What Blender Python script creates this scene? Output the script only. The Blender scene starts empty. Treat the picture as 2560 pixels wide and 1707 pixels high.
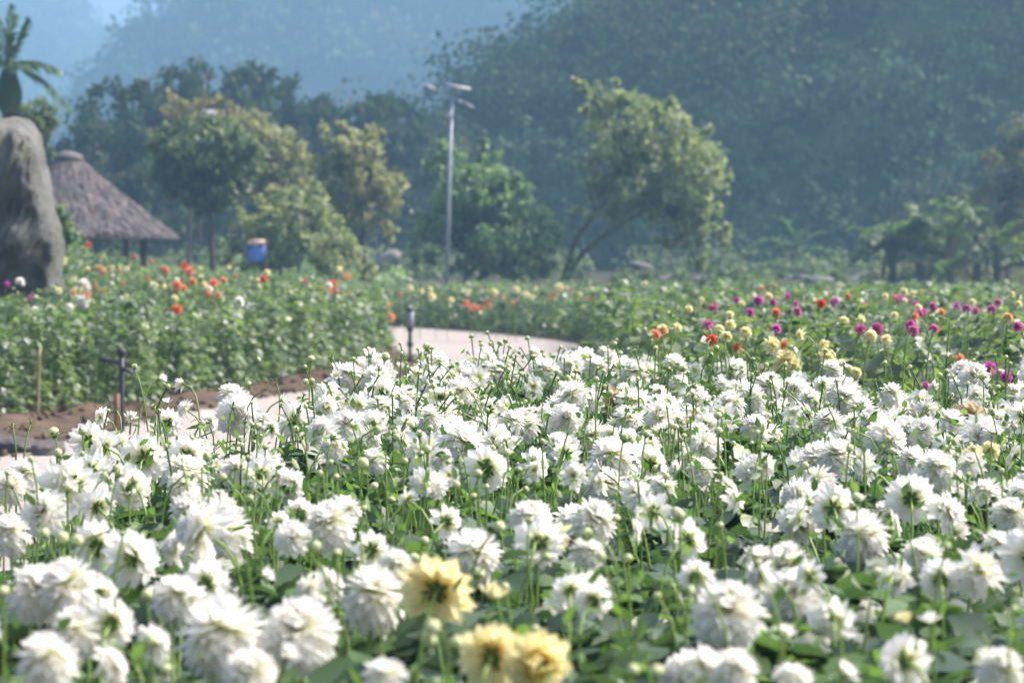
import bpy, math, random
import numpy as np
from mathutils import Vector, Matrix, Quaternion

# ----------------------------------------------------------------------------
# camera, world, sun, exposure
# ----------------------------------------------------------------------------
scene = bpy.context.scene
C = scene.collection
R = math.radians
FPX, CX, HY, CAMZ = 6044.0, 1280.0, 650.0, 1.6      # 85 mm lens in units of the photograph's pixels

cam_d = bpy.data.cameras.new('camera')
cam_d.sensor_width = 36.0
cam_d.lens = 85.0
cam_d.clip_start = 0.1
cam_d.clip_end = 4000.0
cam_d.dof.use_dof = True
cam_d.dof.focus_distance = 8.9
cam_d.dof.aperture_fstop = 4.1
cam = bpy.data.objects.new('camera', cam_d)
C.objects.link(cam)
cam.location = (0, 0, CAMZ)
cam.rotation_euler = (R(90 - 1.924), 0, 0)
scene.camera = cam

SUN_AZ, SUN_EL = 72.0, 47.0                          # degrees right of the view direction, height
sd = Vector((math.sin(R(SUN_AZ)) * math.cos(R(SUN_EL)), math.cos(R(SUN_AZ)) * math.cos(R(SUN_EL)), math.sin(R(SUN_EL))))
world = bpy.data.worlds.new('World')
scene.world = world
world.use_nodes = True
wn = world.node_tree.nodes
bgn = wn['Background']
sky = wn.new('ShaderNodeTexSky')
sky.sky_type = 'NISHITA'
sky.sun_disc = False
sky.sun_elevation = R(SUN_EL)
sky.sun_rotation = R(SUN_AZ)
sky.air_density = 0.7
sky.dust_density = 7.0
sky.ozone_density = 1.0
world.node_tree.links.new(sky.outputs[0], bgn.inputs[0])
bgn.inputs[1].default_value = 0.15
sun_d = bpy.data.lights.new('sun', 'SUN')
sun_d.energy = 4.2
sun_d.angle = R(1.0)
sun_d.color = (1.0, 0.93, 0.83)
sun = bpy.data.objects.new('sun', sun_d)
C.objects.link(sun)
sun.rotation_euler = sd.to_track_quat('Z', 'Y').to_euler()
scene.view_settings.view_transform = 'Standard'
scene.view_settings.look = 'None'
scene.view_settings.gamma = 1.0
scene.view_settings.exposure = 0.80
HAZE_DENSITY = 0.00122
HAZE_COLOR = (0.37, 0.65, 0.96)

scene.render.engine = 'CYCLES'
cy = scene.cycles
cy.use_denoising = True
try:
    cy.denoiser = 'OPENIMAGEDENOISE'
    cy.denoising_input_passes = 'RGB_ALBEDO_NORMAL'
    cy.denoising_prefilter = 'ACCURATE'
except Exception:
    pass
cy.max_bounces = 12
cy.diffuse_bounces = 9
cy.glossy_bounces = 2
cy.transmission_bounces = 6
cy.volume_bounces = 1
cy.transparent_max_bounces = 4
cy.caustics_reflective = False
cy.caustics_refractive = False
cy.sample_clamp_indirect = 4.0
scene.render.use_persistent_data = False

random.seed(7)
rng = np.random.default_rng(11)

# ----------------------------------------------------------------------------
# helpers
# ----------------------------------------------------------------------------
def at(px, py, Y):
    """a point of the place, Y metres in front of the camera, on the line of sight of a photo pixel"""
    return Vector(((px - CX) / FPX * Y, Y, CAMZ - (py - HY) / FPX * Y))

def smooth(a, b, x):
    t = np.clip((np.asarray(x, float) - a) / (b - a), 0, 1)
    return t * t * (3 - 2 * t)

def tag(o, label=None, cat=None, group=None, kind=None):
    if label: o['label'] = label
    if cat: o['category'] = cat
    if group: o['group'] = group
    if kind: o['kind'] = kind
    return o

def mesh_np(name, verts, faces, attrs=None, smooth_shade=False, mats=None, mat_index=None):
    """faces: list of (n,k) int arrays"""
    me = bpy.data.meshes.new(name)
    verts = np.asarray(verts, np.float32)
    me.vertices.add(len(verts))
    me.vertices.foreach_set('co', verts.ravel())
    loops, starts, s = [], [], 0
    for f in faces:
        f = np.asarray(f, np.int32)
        if len(f) == 0: continue
        n, k = f.shape
        loops.append(f.ravel())
        starts.append(s + np.arange(n, dtype=np.int32) * k)
        s += n * k
    loops = np.concatenate(loops); starts = np.concatenate(starts)
    me.loops.add(len(loops)); me.loops.foreach_set('vertex_index', loops)
    me.polygons.add(len(starts)); me.polygons.foreach_set('loop_start', starts)
    me.update(calc_edges=True)
    if smooth_shade:
        me.polygons.foreach_set('use_smooth', np.ones(len(starts), bool))
    for k, a in (attrs or {}).items():
        at_ = me.attributes.new(k, 'FLOAT', 'POINT')
        at_.data.foreach_set('value', np.asarray(a, np.float32))
    for m in (mats or []): me.materials.append(m)
    if mat_index is not None:
        me.polygons.foreach_set('material_index', np.asarray(mat_index, np.int32))
    me.validate()
    return me

def link(name, me, parent=None, loc=None, rot=None, scale=None):
    o = bpy.data.objects.new(name, me)
    C.objects.link(o)
    if parent is not None: o.parent = parent
    if loc is not None: o.location = loc
    if rot is not None:
        if isinstance(rot, Quaternion):
            o.rotation_mode = 'QUATERNION'; o.rotation_quaternion = rot
        else: o.rotation_euler = rot
    if scale is not None: o.scale = scale if hasattr(scale, '__len__') else (scale,) * 3
    return o

def empty(name, loc, rz=0.0):
    o = bpy.data.objects.new(name, None)
    C.objects.link(o)
    o.location = loc
    o.rotation_euler = (0, 0, rz)
    o.empty_display_size = 0.1
    return o

class Buf:
    """collects shapes into one mesh"""
    def __init__(s): s.v, s.f, s.n, s.a = [], {}, 0, []
    def add(s, verts, faces, attr=None):
        verts = np.asarray(verts, float).reshape(-1, 3)
        for f in faces:
            f = np.asarray(f, int)
            if f.size == 0: continue
            s.f.setdefault(f.shape[1], []).append(f + s.n)
        s.v.append(verts); s.n += len(verts)
        s.a.append(np.full(len(verts), 0.0) if attr is None else np.broadcast_to(np.asarray(attr, float), (len(verts),)))
        return s
    def tube(s, pts, rad, k=6, cap=True, attr=None):
        pts = np.asarray(pts, float); n = len(pts)
        rad = np.broadcast_to(np.asarray(rad, float), (n,))
        t = np.gradient(pts, axis=0); t /= np.linalg.norm(t, axis=1)[:, None] + 1e-9
        up = np.array([0.0, 0, 1]) if abs(t[0][2]) < 0.9 else np.array([1.0, 0, 0])
        u = np.cross(up, t[0]); u /= np.linalg.norm(u)
        V = []
        for i in range(n):
            u = u - t[i] * np.dot(u, t[i]); u /= np.linalg.norm(u) + 1e-9
            w = np.cross(t[i], u)
            a = np.arange(k) * 2 * np.pi / k
            V.append(pts[i] + rad[i] * (np.cos(a)[:, None] * u + np.sin(a)[:, None] * w))
        V = np.concatenate(V)
        i = np.arange(n - 1)[:, None] * k; j = np.arange(k)[None]; j2 = (j + 1) % k
        q = np.stack([i + j, i + j2, i + k + j2, i + k + j], -1).reshape(-1, 4)
        fs = [q]
        if cap: fs += [np.arange(k)[::-1][None], (np.arange(k) + (n - 1) * k)[None]]
        return s.add(V, fs, attr)
    def box(s, c, size, rot=None, attr=None):
        x, y, z = np.asarray(size, float) / 2
        V = np.array([[a, b, d] for a in (-x, x) for b in (-y, y) for d in (-z, z)])
        if rot is not None: V = V @ np.array(rot).T
        q = [[0, 1, 3, 2], [4, 6, 7, 5], [0, 4, 5, 1], [2, 3, 7, 6], [0, 2, 6, 4], [1, 5, 7, 3]]
        return s.add(V + np.asarray(c, float), [np.array(q)], attr)
    def mesh(s, name, mats=None, smooth_shade=False, attr=None):
        fs = [np.concatenate(x) for x in s.f.values()]
        return mesh_np(name, np.concatenate(s.v), fs, {attr: np.concatenate(s.a)} if attr else None, smooth_shade, mats)

def rotm(euler):
    from mathutils import Euler
    return np.array(Euler(euler).to_matrix())

def frames(d, n):
    """rotation matrices whose columns are (along, side, normal)"""
    d = d / (np.linalg.norm(d, axis=1)[:, None] + 1e-9)
    n = n - d * np.sum(n * d, 1)[:, None]
    n = n / (np.linalg.norm(n, axis=1)[:, None] + 1e-9)
    s = np.cross(n, d)
    return np.stack([d, s, n], -1)

LEAF_V = np.array([[0, 0, 0], [.28, .40, .07], [.28, 0, 0], [.28, -.40, .07], [.62, .36, .03], [.62, 0, -.04], [.62, -.36, .03], [1, 0, -.14]])
LEAF_F = [np.array([[0, 2, 1], [0, 3, 2], [4, 5, 7], [5, 6, 7]]), np.array([[1, 2, 5, 4], [2, 3, 6, 5]])]
MID_V = np.array([[0, 0, 0], [.45, .42, .07], [.45, 0, -.02], [.45, -.42, .07], [1, 0, -.12]])
MID_F = [np.array([[0, 2, 1], [0, 3, 2], [1, 2, 4], [2, 3, 4]])]
CARD_V = np.array([[0, 0, 0], [.5, .38, .05], [1, 0, -.08], [.5, -.38, .05]])
CARD_F = [np.array([[0, 3, 2, 1]])]
# a toothed dahlia leaf for the near bed
_t = [(.10, .20), (.24, .38), (.29, .33), (.46, .43), (.52, .36), (.70, .33), (.77, .22)]
TL = [[0, 0, 0]]
for u, w in _t: TL += [[u, w, .10 * w - .16 * u * u], [u, 0, -.16 * u * u], [u, -w, .10 * w - .16 * u * u]]
TL += [[1, 0, -.17]]
TOOTH_V = np.array(TL); _q = []
for i in range(len(_t) - 1):
    b = 1 + 3 * i
    _q += [[b, b + 1, b + 4, b + 3], [b + 1, b + 2, b + 5, b + 4]]
_l = len(TL) - 1; _b = 1 + 3 * (len(_t) - 1)
TOOTH_F = [np.array(_q), np.array([[_b, _b + 1, _l], [_b + 1, _b + 2, _l], [0, 2, 1], [0, 3, 2]])]

def scatter(tv, tf, P, Rm, S):
    n, k = len(P), len(tv)
    S = np.asarray(S, float)
    if S.ndim == 1: S = np.repeat(S[:, None], 3, 1)
    V = np.einsum('nij,nkj->nki', Rm, tv[None] * S[:, None, :]) + P[:, None, :]
    off = (np.arange(n) * k)[:, None, None]
    return V.reshape(-1, 3), [(f[None] + off).reshape(-1, f.shape[1]) for f in tf]

def unit(n, g=rng):
    v = g.normal(size=(n, 3)); return v / np.linalg.norm(v, axis=1)[:, None]

class VNoise:
    def __init__(s, seed): s.t = np.random.default_rng(seed).random((128, 128))
    def __call__(s, x, y):
        x = np.asarray(x, float); y = np.asarray(y, float)
        xi = np.floor(x).astype(int); yi = np.floor(y).astype(int)
        fx = x - xi; fy = y - yi
        fx = fx * fx * (3 - 2 * fx); fy = fy * fy * (3 - 2 * fy)
        g = lambda a, b: s.t[a % 128, b % 128]
        return (g(xi, yi) * (1 - fx) + g(xi + 1, yi) * fx) * (1 - fy) + (g(xi, yi + 1) * (1 - fx) + g(xi + 1, yi + 1) * fx) * fy - .5
    def fbm(s, x, y, o=4):
        return sum(s(x * 2 ** i + 17 * i, y * 2 ** i + 5 * i) / 2 ** i for i in range(o))

# ----------------------------------------------------------------------------
# materials
# ----------------------------------------------------------------------------
def new_mat(name):
    m = bpy.data.materials.new(name); m.use_nodes = True
    nt = m.node_tree; nt.nodes.clear()
    out = nt.nodes.new('ShaderNodeOutputMaterial')
    return m, nt, out

def N(nt, t, **kw):
    n = nt.nodes.new(t)
    for k, v in kw.items():
        if k in n.inputs: n.inputs[k].default_value = v
        else: setattr(n, k, v)
    return n

def mixc(nt, fac, a, b):
    n = nt.nodes.new('ShaderNodeMix'); n.data_type = 'RGBA'
    for s, v in ((n.inputs[0], fac), (n.inputs[6], a), (n.inputs[7], b)):
        if hasattr(v, 'links') or isinstance(v, bpy.types.NodeSocket): nt.links.new(v, s)
        elif hasattr(v, '__len__'): s.default_value = (*v[:3], 1)
        else: s.default_value = v
    return n.outputs[2]

def thin(nt, out, col, trans=0.35, rough=0.5, spec=0.4, tcol=None):
    """a thin leaf or petal: lit from the front and glowing when lit from behind"""
    p = N(nt, 'ShaderNodeBsdfPrincipled', Roughness=rough)
    p.inputs['Specular IOR Level'].default_value = spec
    t = N(nt, 'ShaderNodeBsdfTranslucent')
    mx = nt.nodes.new('ShaderNodeMixShader'); mx.inputs[0].default_value = trans
    nt.links.new(col, p.inputs['Base Color']); nt.links.new(tcol or col, t.inputs['Color'])
    nt.links.new(p.outputs[0], mx.inputs[1]); nt.links.new(t.outputs[0], mx.inputs[2])
    nt.links.new(mx.outputs[0], out.inputs['Surface'])

def leaf_mat(name, cols, trans=0.35, rough=0.45, spec=0.5, tgain=(1.5, 1.7, 0.7)):
    """cols: colours picked leaf by leaf"""
    m, nt, out = new_mat(name)
    g = N(nt, 'ShaderNodeNewGeometry')
    ramp = N(nt, 'ShaderNodeValToRGB')
    el = ramp.color_ramp.elements
    while len(el) < len(cols): el.new(0.5)
    for i, c in enumerate(cols):
        el[i].position = i / max(1, len(cols) - 1); el[i].color = (*c, 1)
    nt.links.new(g.outputs['Random Per Island'], ramp.inputs[0])
    mul = nt.nodes.new('ShaderNodeMix'); mul.data_type = 'RGBA'; mul.blend_type = 'MULTIPLY'
    mul.inputs[0].default_value = 1
    nt.links.new(ramp.outputs[0], mul.inputs[6]); mul.inputs[7].default_value = (*tgain, 1)
    thin(nt, out, ramp.outputs[0], trans, rough, spec, mul.outputs[2])
    return m

def petal_mat(name, tip, base, heart, trans=0.38, lo=0.0, hi=0.38):
    """pt: 0 at the petal's base, 1 at its tip; ct: 0 outermost petal, 1 innermost"""
    m, nt, out = new_mat(name)
    a = N(nt, 'ShaderNodeAttribute'); a.attribute_name = 'pt'
    c = N(nt, 'ShaderNodeAttribute'); c.attribute_name = 'ct'
    mr = N(nt, 'ShaderNodeMapRange'); mr.interpolation_type = 'SMOOTHSTEP'
    mr.inputs[1].default_value = lo; mr.inputs[2].default_value = hi
    nt.links.new(a.outputs['Fac'], mr.inputs[0])
    mr2 = N(nt, 'ShaderNodeMapRange'); mr2.interpolation_type = 'SMOOTHSTEP'
    mr2.inputs[1].default_value = .82; mr2.inputs[2].default_value = 1.0
    nt.links.new(c.outputs['Fac'], mr2.inputs[0])
    g = N(nt, 'ShaderNodeNewGeometry')
    oi = N(nt, 'ShaderNodeObjectInfo')
    col = mixc(nt, mr.outputs[0], base, tip)
    col = mixc(nt, mr2.outputs[0], col, heart)
    hs = N(nt, 'ShaderNodeHueSaturation')
    vr = N(nt, 'ShaderNodeMapRange'); vr.inputs[3].default_value = .93; vr.inputs[4].default_value = 1.04
    nt.links.new(g.outputs['Random Per Island'], vr.inputs[0])
    nt.links.new(vr.outputs[0], hs.inputs['Value']); nt.links.new(col, hs.inputs['Color'])
    thin(nt, out, hs.outputs[0], trans, 0.55, 0.25)
    return m

def plain(name, col, rough=0.6, metal=0.0, noise=0.0, scale=20, bump=0.0, col2=None, spec=0.4):
    m, nt, out = new_mat(name)
    p = N(nt, 'ShaderNodeBsdfPrincipled', Roughness=rough, Metallic=metal)
    p.inputs['Specular IOR Level'].default_value = spec
    tc = N(nt, 'ShaderNodeTexCoord')
    nz = N(nt, 'ShaderNodeTexNoise', Scale=scale, Detail=6.0, Roughness=.62)
    nt.links.new(tc.outputs['Object'], nz.inputs['Vector'])
    mr = N(nt, 'ShaderNodeMapRange'); mr.inputs[1].default_value = .3; mr.inputs[2].default_value = .7
    nt.links.new(nz.outputs['Fac'], mr.inputs[0])
    c2 = col2 or tuple(max(0, x * (1 - noise)) for x in col)
    nt.links.new(mixc(nt, mr.outputs[0], c2, col), p.inputs['Base Color'])
    if bump:
        b = N(nt, 'ShaderNodeBump', Strength=bump, Distance=0.05)
        nt.links.new(nz.outputs['Fac'], b.inputs['Height']); nt.links.new(b.outputs[0], p.inputs['Normal'])
    nt.links.new(p.outputs[0], out.inputs['Surface'])
    return m

M = {}
M['white'] = petal_mat('white_petal', (.945, .93, .905), (.78, .81, .42), (.85, .85, .60), trans=.60, hi=.62)
M['yellow'] = petal_mat('yellow_petal', (.94, .87, .52), (.92, .70, .20), (.90, .62, .14), trans=.46, hi=.5)
M['pale_yellow'] = petal_mat('pale_yellow_petal', (.94, .90, .60), (.90, .78, .34), (.86, .68, .22))
M['withered'] = petal_mat('withered_petal', (.66, .53, .36), (.5, .42, .2), (.5, .4, .2), trans=.4)
M['orange'] = petal_mat('orange_petal', (.93, .42, .25), (.80, .32, .08), (.80, .32, .06))
M['peach'] = petal_mat('peach_petal', (.86, .48, .26), (.84, .56, .22), (.82, .5, .12))
M['red'] = petal_mat('red_petal', (.84, .17, .10), (.72, .10, .03), (.62, .08, .02))
M['magenta'] = petal_mat('magenta_petal', (.75, .17, .57), (.62, .12, .36), (.5, .05, .3))
M['pink'] = petal_mat('pink_petal', (.74, .22, .48), (.74, .4, .5), (.7, .3, .3))
M['disc'] = plain('disc_floret', (.72, .38, .04), .7, noise=.5, scale=300)
M['calyx'] = leaf_mat('calyx_green', [(.06, .14, .025), (.10, .20, .04)], .2, .45)
M['stem'] = leaf_mat('stem_green', [(.16, .28, .06), (.26, .38, .10), (.20, .30, .09)], .12, .4, .4)
M['bud'] = petal_mat('bud_petal', (.74, .78, .46), (.40, .54, .16), (.62, .68, .32), trans=.25, lo=.0, hi=.6)
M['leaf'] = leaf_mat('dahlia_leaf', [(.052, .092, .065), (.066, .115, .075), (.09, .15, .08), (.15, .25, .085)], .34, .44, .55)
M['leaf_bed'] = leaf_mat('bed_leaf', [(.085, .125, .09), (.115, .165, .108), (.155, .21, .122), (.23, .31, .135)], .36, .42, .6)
M['sprig'] = leaf_mat('sprig_leaf', [(.06, .12, .04), (.10, .19, .06), (.16, .26, .085), (.24, .34, .14)], .35, .5, .4)
M['soil'] = plain('soil', (.145, .105, .078), .95, noise=.55, scale=2.5, bump=.6, spec=.1)
M['bark'] = plain('bark', (.12, .095, .075), .9, noise=.5, scale=6, bump=.5, spec=.2)
M['wood'] = plain('weathered_wood', (.10, .08, .07), .85, noise=.4, scale=8)

# ----------------------------------------------------------------------------
# the ground, the path, hills and mountains
# ----------------------------------------------------------------------------
vn = VNoise(3)

def ground_z(x, y):
    x = np.asarray(x, float); y = np.asarray(y, float)
    z = 0.75 * smooth(64, 105, y) + 0.9 * smooth(105, 150, y)
    z = z + vn.fbm(x * .08, y * .08, 3) * .25 * smooth(64, 90, y)
    return z

def sheet(name, xs, ys, zf, mat, attrs=None, flip=False):
    X, Y = np.meshgrid(xs, ys)
    V = np.stack([X, Y, zf(X, Y)], -1).reshape(-1, 3)
    nx, ny = len(xs), len(ys)
    i = (np.arange(ny - 1)[:, None] * nx + np.arange(nx - 1)[None])
    q = np.stack([i, i + 1, i + nx + 1, i + nx], -1).reshape(-1, 4)
    return link(name, mesh_np(name, V, [q], None, True, [mat]))

def ground_material():
    m, nt, out = new_mat('earth')
    p = N(nt, 'ShaderNodeBsdfPrincipled', Roughness=.95); p.inputs['Specular IOR Level'].default_value = .1
    tc = N(nt, 'ShaderNodeTexCoord')
    n1 = N(nt, 'ShaderNodeTexNoise', Scale=.35, Detail=8.0, Roughness=.65)
    n2 = N(nt, 'ShaderNodeTexNoise', Scale=9.0, Detail=6.0, Roughness=.7)
    for n in (n1, n2): nt.links.new(tc.outputs['Object'], n.inputs['Vector'])
    r = N(nt, 'ShaderNodeValToRGB'); r.color_ramp.elements[0].position = .42; r.color_ramp.elements[1].position = .58
    r.color_ramp.elements[0].color = (.035, .05, .028, 1); r.color_ramp.elements[1].color = (.085, .07, .055, 1)
    nt.links.new(n1.outputs['Fac'], r.inputs[0])
    c = mixc(nt, n2.outputs['Fac'], (.07, .06, .045), r.outputs[0])
    nt.links.new(c, p.inputs['Base Color'])
    b = N(nt, 'ShaderNodeBump', Strength=.7, Distance=.08); nt.links.new(n2.outputs['Fac'], b.inputs['Height'])
    nt.links.new(b.outputs[0], p.inputs['Normal']); nt.links.new(p.outputs[0], out.inputs['Surface'])
    return m

gx = np.concatenate([np.linspace(-700, -60, 14), np.linspace(-50, 50, 81), np.linspace(60, 700, 14)])
gy = np.concatenate([np.linspace(-60, 0, 7), np.linspace(2, 160, 106), np.linspace(175, 1420, 24)])
tag(sheet('ground', gx, gy, lambda x, y: ground_z(x, y), ground_material()), kind='structure')

def path_material():
    m, nt, out = new_mat('pale_concrete')
    p = N(nt, 'ShaderNodeBsdfPrincipled', Roughness=.85); p.inputs['Specular IOR Level'].default_value = .25
    tc = N(nt, 'ShaderNodeTexCoord')
    n1 = N(nt, 'ShaderNodeTexNoise', Scale=.5, Detail=9.0, Roughness=.7)
    n2 = N(nt, 'ShaderNodeTexNoise', Scale=40.0, Detail=4.0)
    for n in (n1, n2): nt.links.new(tc.outputs['Object'], n.inputs['Vector'])
    c = mixc(nt, n1.outputs['Fac'], (.27, .235, .215), (.44, .395, .37))
    nt.links.new(c, p.inputs['Base Color'])
    b = N(nt, 'ShaderNodeBump', Strength=.25, Distance=.01); nt.links.new(n2.outputs['Fac'], b.inputs['Height'])
    nt.links.new(b.outputs[0], p.inputs['Normal']); nt.links.new(p.outputs[0], out.inputs['Surface'])
    return m

LEFT_EDGE = [(-5.2, -8), (-4.9, 8), (-4.65, 15), (-4.1, 20), (-3.45, 25), (-2.7, 29), (-1.75, 31.5), (-1.25, 35), (-1.35, 38), (-1.9, 41.5), (-2.7, 46.5), (-4.6, 51), (-8, 54.5), (-16, 58)]
RIGHT_EDGE = [(-2.3, -8), (-2.05, 6), (-1.95, 10), (-1.6, 12), (-.9, 13.6), (.1, 14.4), (.5, 16), (.62, 20), (.85, 30), (1.2, 40), (1.3, 45), (.6, 49), (-.6, 53), (-2.8, 57.5), (-7, 61.5), (-16, 66)]

def resample(poly, n):
    p = np.array(poly, float)
    # Catmull-Rom
    out = []
    for i in range(len(p) - 1):
        p0, p1, p2, p3 = p[max(i - 1, 0)], p[i], p[i + 1], p[min(i + 2, len(p) - 1)]
        for t in np.linspace(0, 1, 12, endpoint=False):
            out.append(.5 * ((2 * p1) + (-p0 + p2) * t + (2 * p0 - 5 * p1 + 4 * p2 - p3) * t * t + (-p0 + 3 * p1 - 3 * p2 + p3) * t ** 3))
    out.append(p[-1]); out = np.array(out)
    s = np.concatenate([[0], np.cumsum(np.linalg.norm(np.diff(out, axis=0), axis=1))])
    q = np.linspace(0, s[-1], n)
    return np.stack([np.interp(q, s, out[:, k]) for k in range(2)], -1)

ns = 160
le, re_ = resample(LEFT_EDGE, ns), resample(RIGHT_EDGE, ns)
le = le + np.stack([vn(np.arange(ns) * .35, 0 * le[:, 0]), 0 * le[:, 0]], -1) * .16
cols = 7
PV = np.stack([le * (1 - t) + re_ * t for t in np.linspace(0, 1, cols)], 1)
PZ = np.full(PV.shape[:2] + (1,), .012)
PV = np.concatenate([PV, PZ], -1).reshape(-1, 3)
PV[:, 2] += np.maximum(0, ground_z(PV[:, 0], PV[:, 1]))
i = (np.arange(ns - 1)[:, None] * cols + np.arange(cols - 1)[None])
q = np.stack([i, i + 1, i + cols + 1, i + cols], -1).reshape(-1, 4)
tag(link('path', mesh_np('path', PV, [q], None, True, [path_material()])), kind='structure')

# raised soil of the bed beside the path
def inpoly(x, y, poly):
    poly = np.asarray(poly); x = np.asarray(x, float); y = np.asarray(y, float)
    c = np.zeros(x.shape, bool); j = len(poly) - 1
    for i in range(len(poly)):
        xi, yi = poly[i]; xj, yj = poly[j]
        c ^= ((yi > y) != (yj > y)) & (x < (xj - xi) * (y - yi) / (yj - yi + 1e-12) + xi)
        j = i
    return c

def seg_dist(x, y, line):
    d = np.full(np.shape(x), 1e9)
    for a, b in zip(line[:-1], line[1:]):
        ab = b - a; t = np.clip(((x - a[0]) * ab[0] + (y - a[1]) * ab[1]) / (ab @ ab), 0, 1)
        d = np.minimum(d, np.hypot(x - a[0] - t * ab[0], y - a[1] - t * ab[1]))
    return d

def left_soil_z(x, y):
    poly = np.concatenate([le, [[-30, 58], [-30, -8]]])
    ins = inpoly(x, y, poly)
    d = seg_dist(x, y, le[::3])
    z = np.where(ins, .07 * smooth(.03, .8, d), -.05 - .3 * smooth(0, .5, d))
    return z + np.where(ins, vn.fbm(x * 2.3, y * 2.3, 4) * .11 * smooth(0, .35, d) + .015, 0)

tag(sheet('soil', np.linspace(-13, -.9, 120), np.linspace(13, 56, 180), left_soil_z, M['soil']), kind='structure')

def clods():
    import bmesh
    bm = bmesh.new(); bmesh.ops.create_icosphere(bm, subdivisions=1, radius=1)
    tv = np.array([v.co[:] for v in bm.verts]); tf = [np.array([[v.index for v in f.verts] for f in bm.faces])]; bm.free()
    g = np.random.default_rng(81)
    x = g.uniform(-6.5, -1.1, 9000); y = g.uniform(18, 46, 9000)
    d = seg_dist(x, y, le[::3]); k = inpoly(x, y, np.concatenate([le, [[-30, 58], [-30, -8]]])) & (d < 1.6) & (g.random(9000) < .75)
    k |= (d < .10); x, y = x[k], y[k]; n = len(x)
    P = np.stack([x, y, np.maximum(left_soil_z(x, y), .012)], -1)
    S = np.stack([g.uniform(.6, 1.4, n), g.uniform(.6, 1.4, n), g.uniform(.4, .9, n)], -1) * (.012 + .05 * g.random(n) ** 3)[:, None]
    v, f = scatter(tv + g.normal(size=tv.shape) * .12, tf, P, frames(unit(n, g), unit(n, g)), S)
    tag(link('soil_clods', mesh_np('soil_clods', v, f, None, False, [M['soil']])), 'brown soil clods strewn along the path edge below the raised bed', 'clods', kind='stuff')
clods()

# far hills: height profiles taken over the horizon, slopes in depth
def mountain(name, Z, prof, depth, amp, freq, mat, seed, lift=0, nx=150, ny=46, back=1.4):
    px = np.array([p[0] for p in prof], float); py = np.array([p[1] for p in prof], float)
    xs = (px - CX) / FPX * Z; hs = CAMZ + (HY - py) / FPX * Z - lift
    n = VNoise(seed)
    def zf(x, y):
        h = np.interp(x, xs, hs)
        t = (y - (Z - depth)) / depth
        up = np.where(t < 1, np.sin(np.clip(t, 0, 1) * np.pi / 2) ** 1.1, 1 - .55 * smooth(1, 1 + back, t))
        z = h * up + amp * n.fbm(x * freq, y * freq, 4) * smooth(0, .12, t)
        return z - 2 * (1 - smooth(0, .05, t))
    xx = np.linspace(xs[0], xs[-1], nx)
    yy = np.linspace(Z - depth, Z + depth * back, ny)
    return sheet(name, xx, yy, zf, mat), zf, (xs[0], xs[-1])

hill_mat = leaf_mat('hill_ground', [(.014, .028, .017), (.018, .034, .02)], .0, .9, .0)
hill_prof = [(-1400, 560), (-400, 470), (300, 380), (760, 345), (880, 330), (1000, 318), (1080, 270), (1180, 170), (1250, 110), (1380, 40), (1520, -60), (1750, -160), (2100, -220), (2500, -240), (2900, -220), (3500, -80), (4600, 200)]
hill, hill_z, _ = mountain('hill', 170, hill_prof, 48, 1.2, .12, hill_mat, 5, 2.9)
tag(hill, kind='structure')
mid_prof = [(-2400, 380), (-900, 330), (-200, 330), (60, 345), (190, 290), (290, 220), (330, 165), (360, 110), (395, 60), (470, -20), (570, -110), (700, -230), (1000, -300), (1500, -280), (2300, -200), (3500, 100), (5200, 300)]
midm, mid_z, _ = mountain('mountain', 620, mid_prof, 190, 7, .024, hill_mat, 8, 11.0, nx=220)
tag(midm, kind='structure')
far_prof = [(-3000, 200), (-1200, -150), (-500, -260), (0, -150), (150, -50), (230, 5), (280, 45), (325, 85), (380, 110), (480, 120), (700, 90), (1500, 120), (3000, 150), (5600, 250)]
farm, far_z, _ = mountain('mountain_behind', 1000, far_prof, 260, 5, .015, hill_mat, 9, 14.0, nx=200)
tag(farm, kind='structure')

def canopy(cen, rad, per, leaf, g, flat=.85, up=.25):
    """leaf faces on the upper shells of many crowns"""
    n = len(cen)
    idx = np.repeat(np.arange(n), per)
    # lumps on each crown
    d = unit(len(idx), g); d[:, 2] = np.abs(d[:, 2]) * 1.1 - .25
    d /= np.linalg.norm(d, axis=1)[:, None]
    lump = 1 + .22 * np.sin(d[:, 0] * 5 + idx * 1.7) * np.sin(d[:, 1] * 5 + idx * .9) + .12 * np.sin(d[:, 2] * 9 + idx)
    rr = rad[idx] * lump * (1 - .35 * g.random(len(idx)) ** 2.2)
    P = cen[idx] + d * rr[:, None] * np.array([1, 1, flat])
    nrm = d + unit(len(idx), g) * .4
    nrm[:, 2] += up
    Rm = frames(unit(len(idx), g), nrm)
    S = leaf * (.6 + .8 * g.random(len(idx)))
    v, f = scatter(CARD_V - np.array([.5, 0, 0]), CARD_F, P, Rm, S)
    return v, f, np.repeat(g.random(n)[idx], 4)

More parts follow.
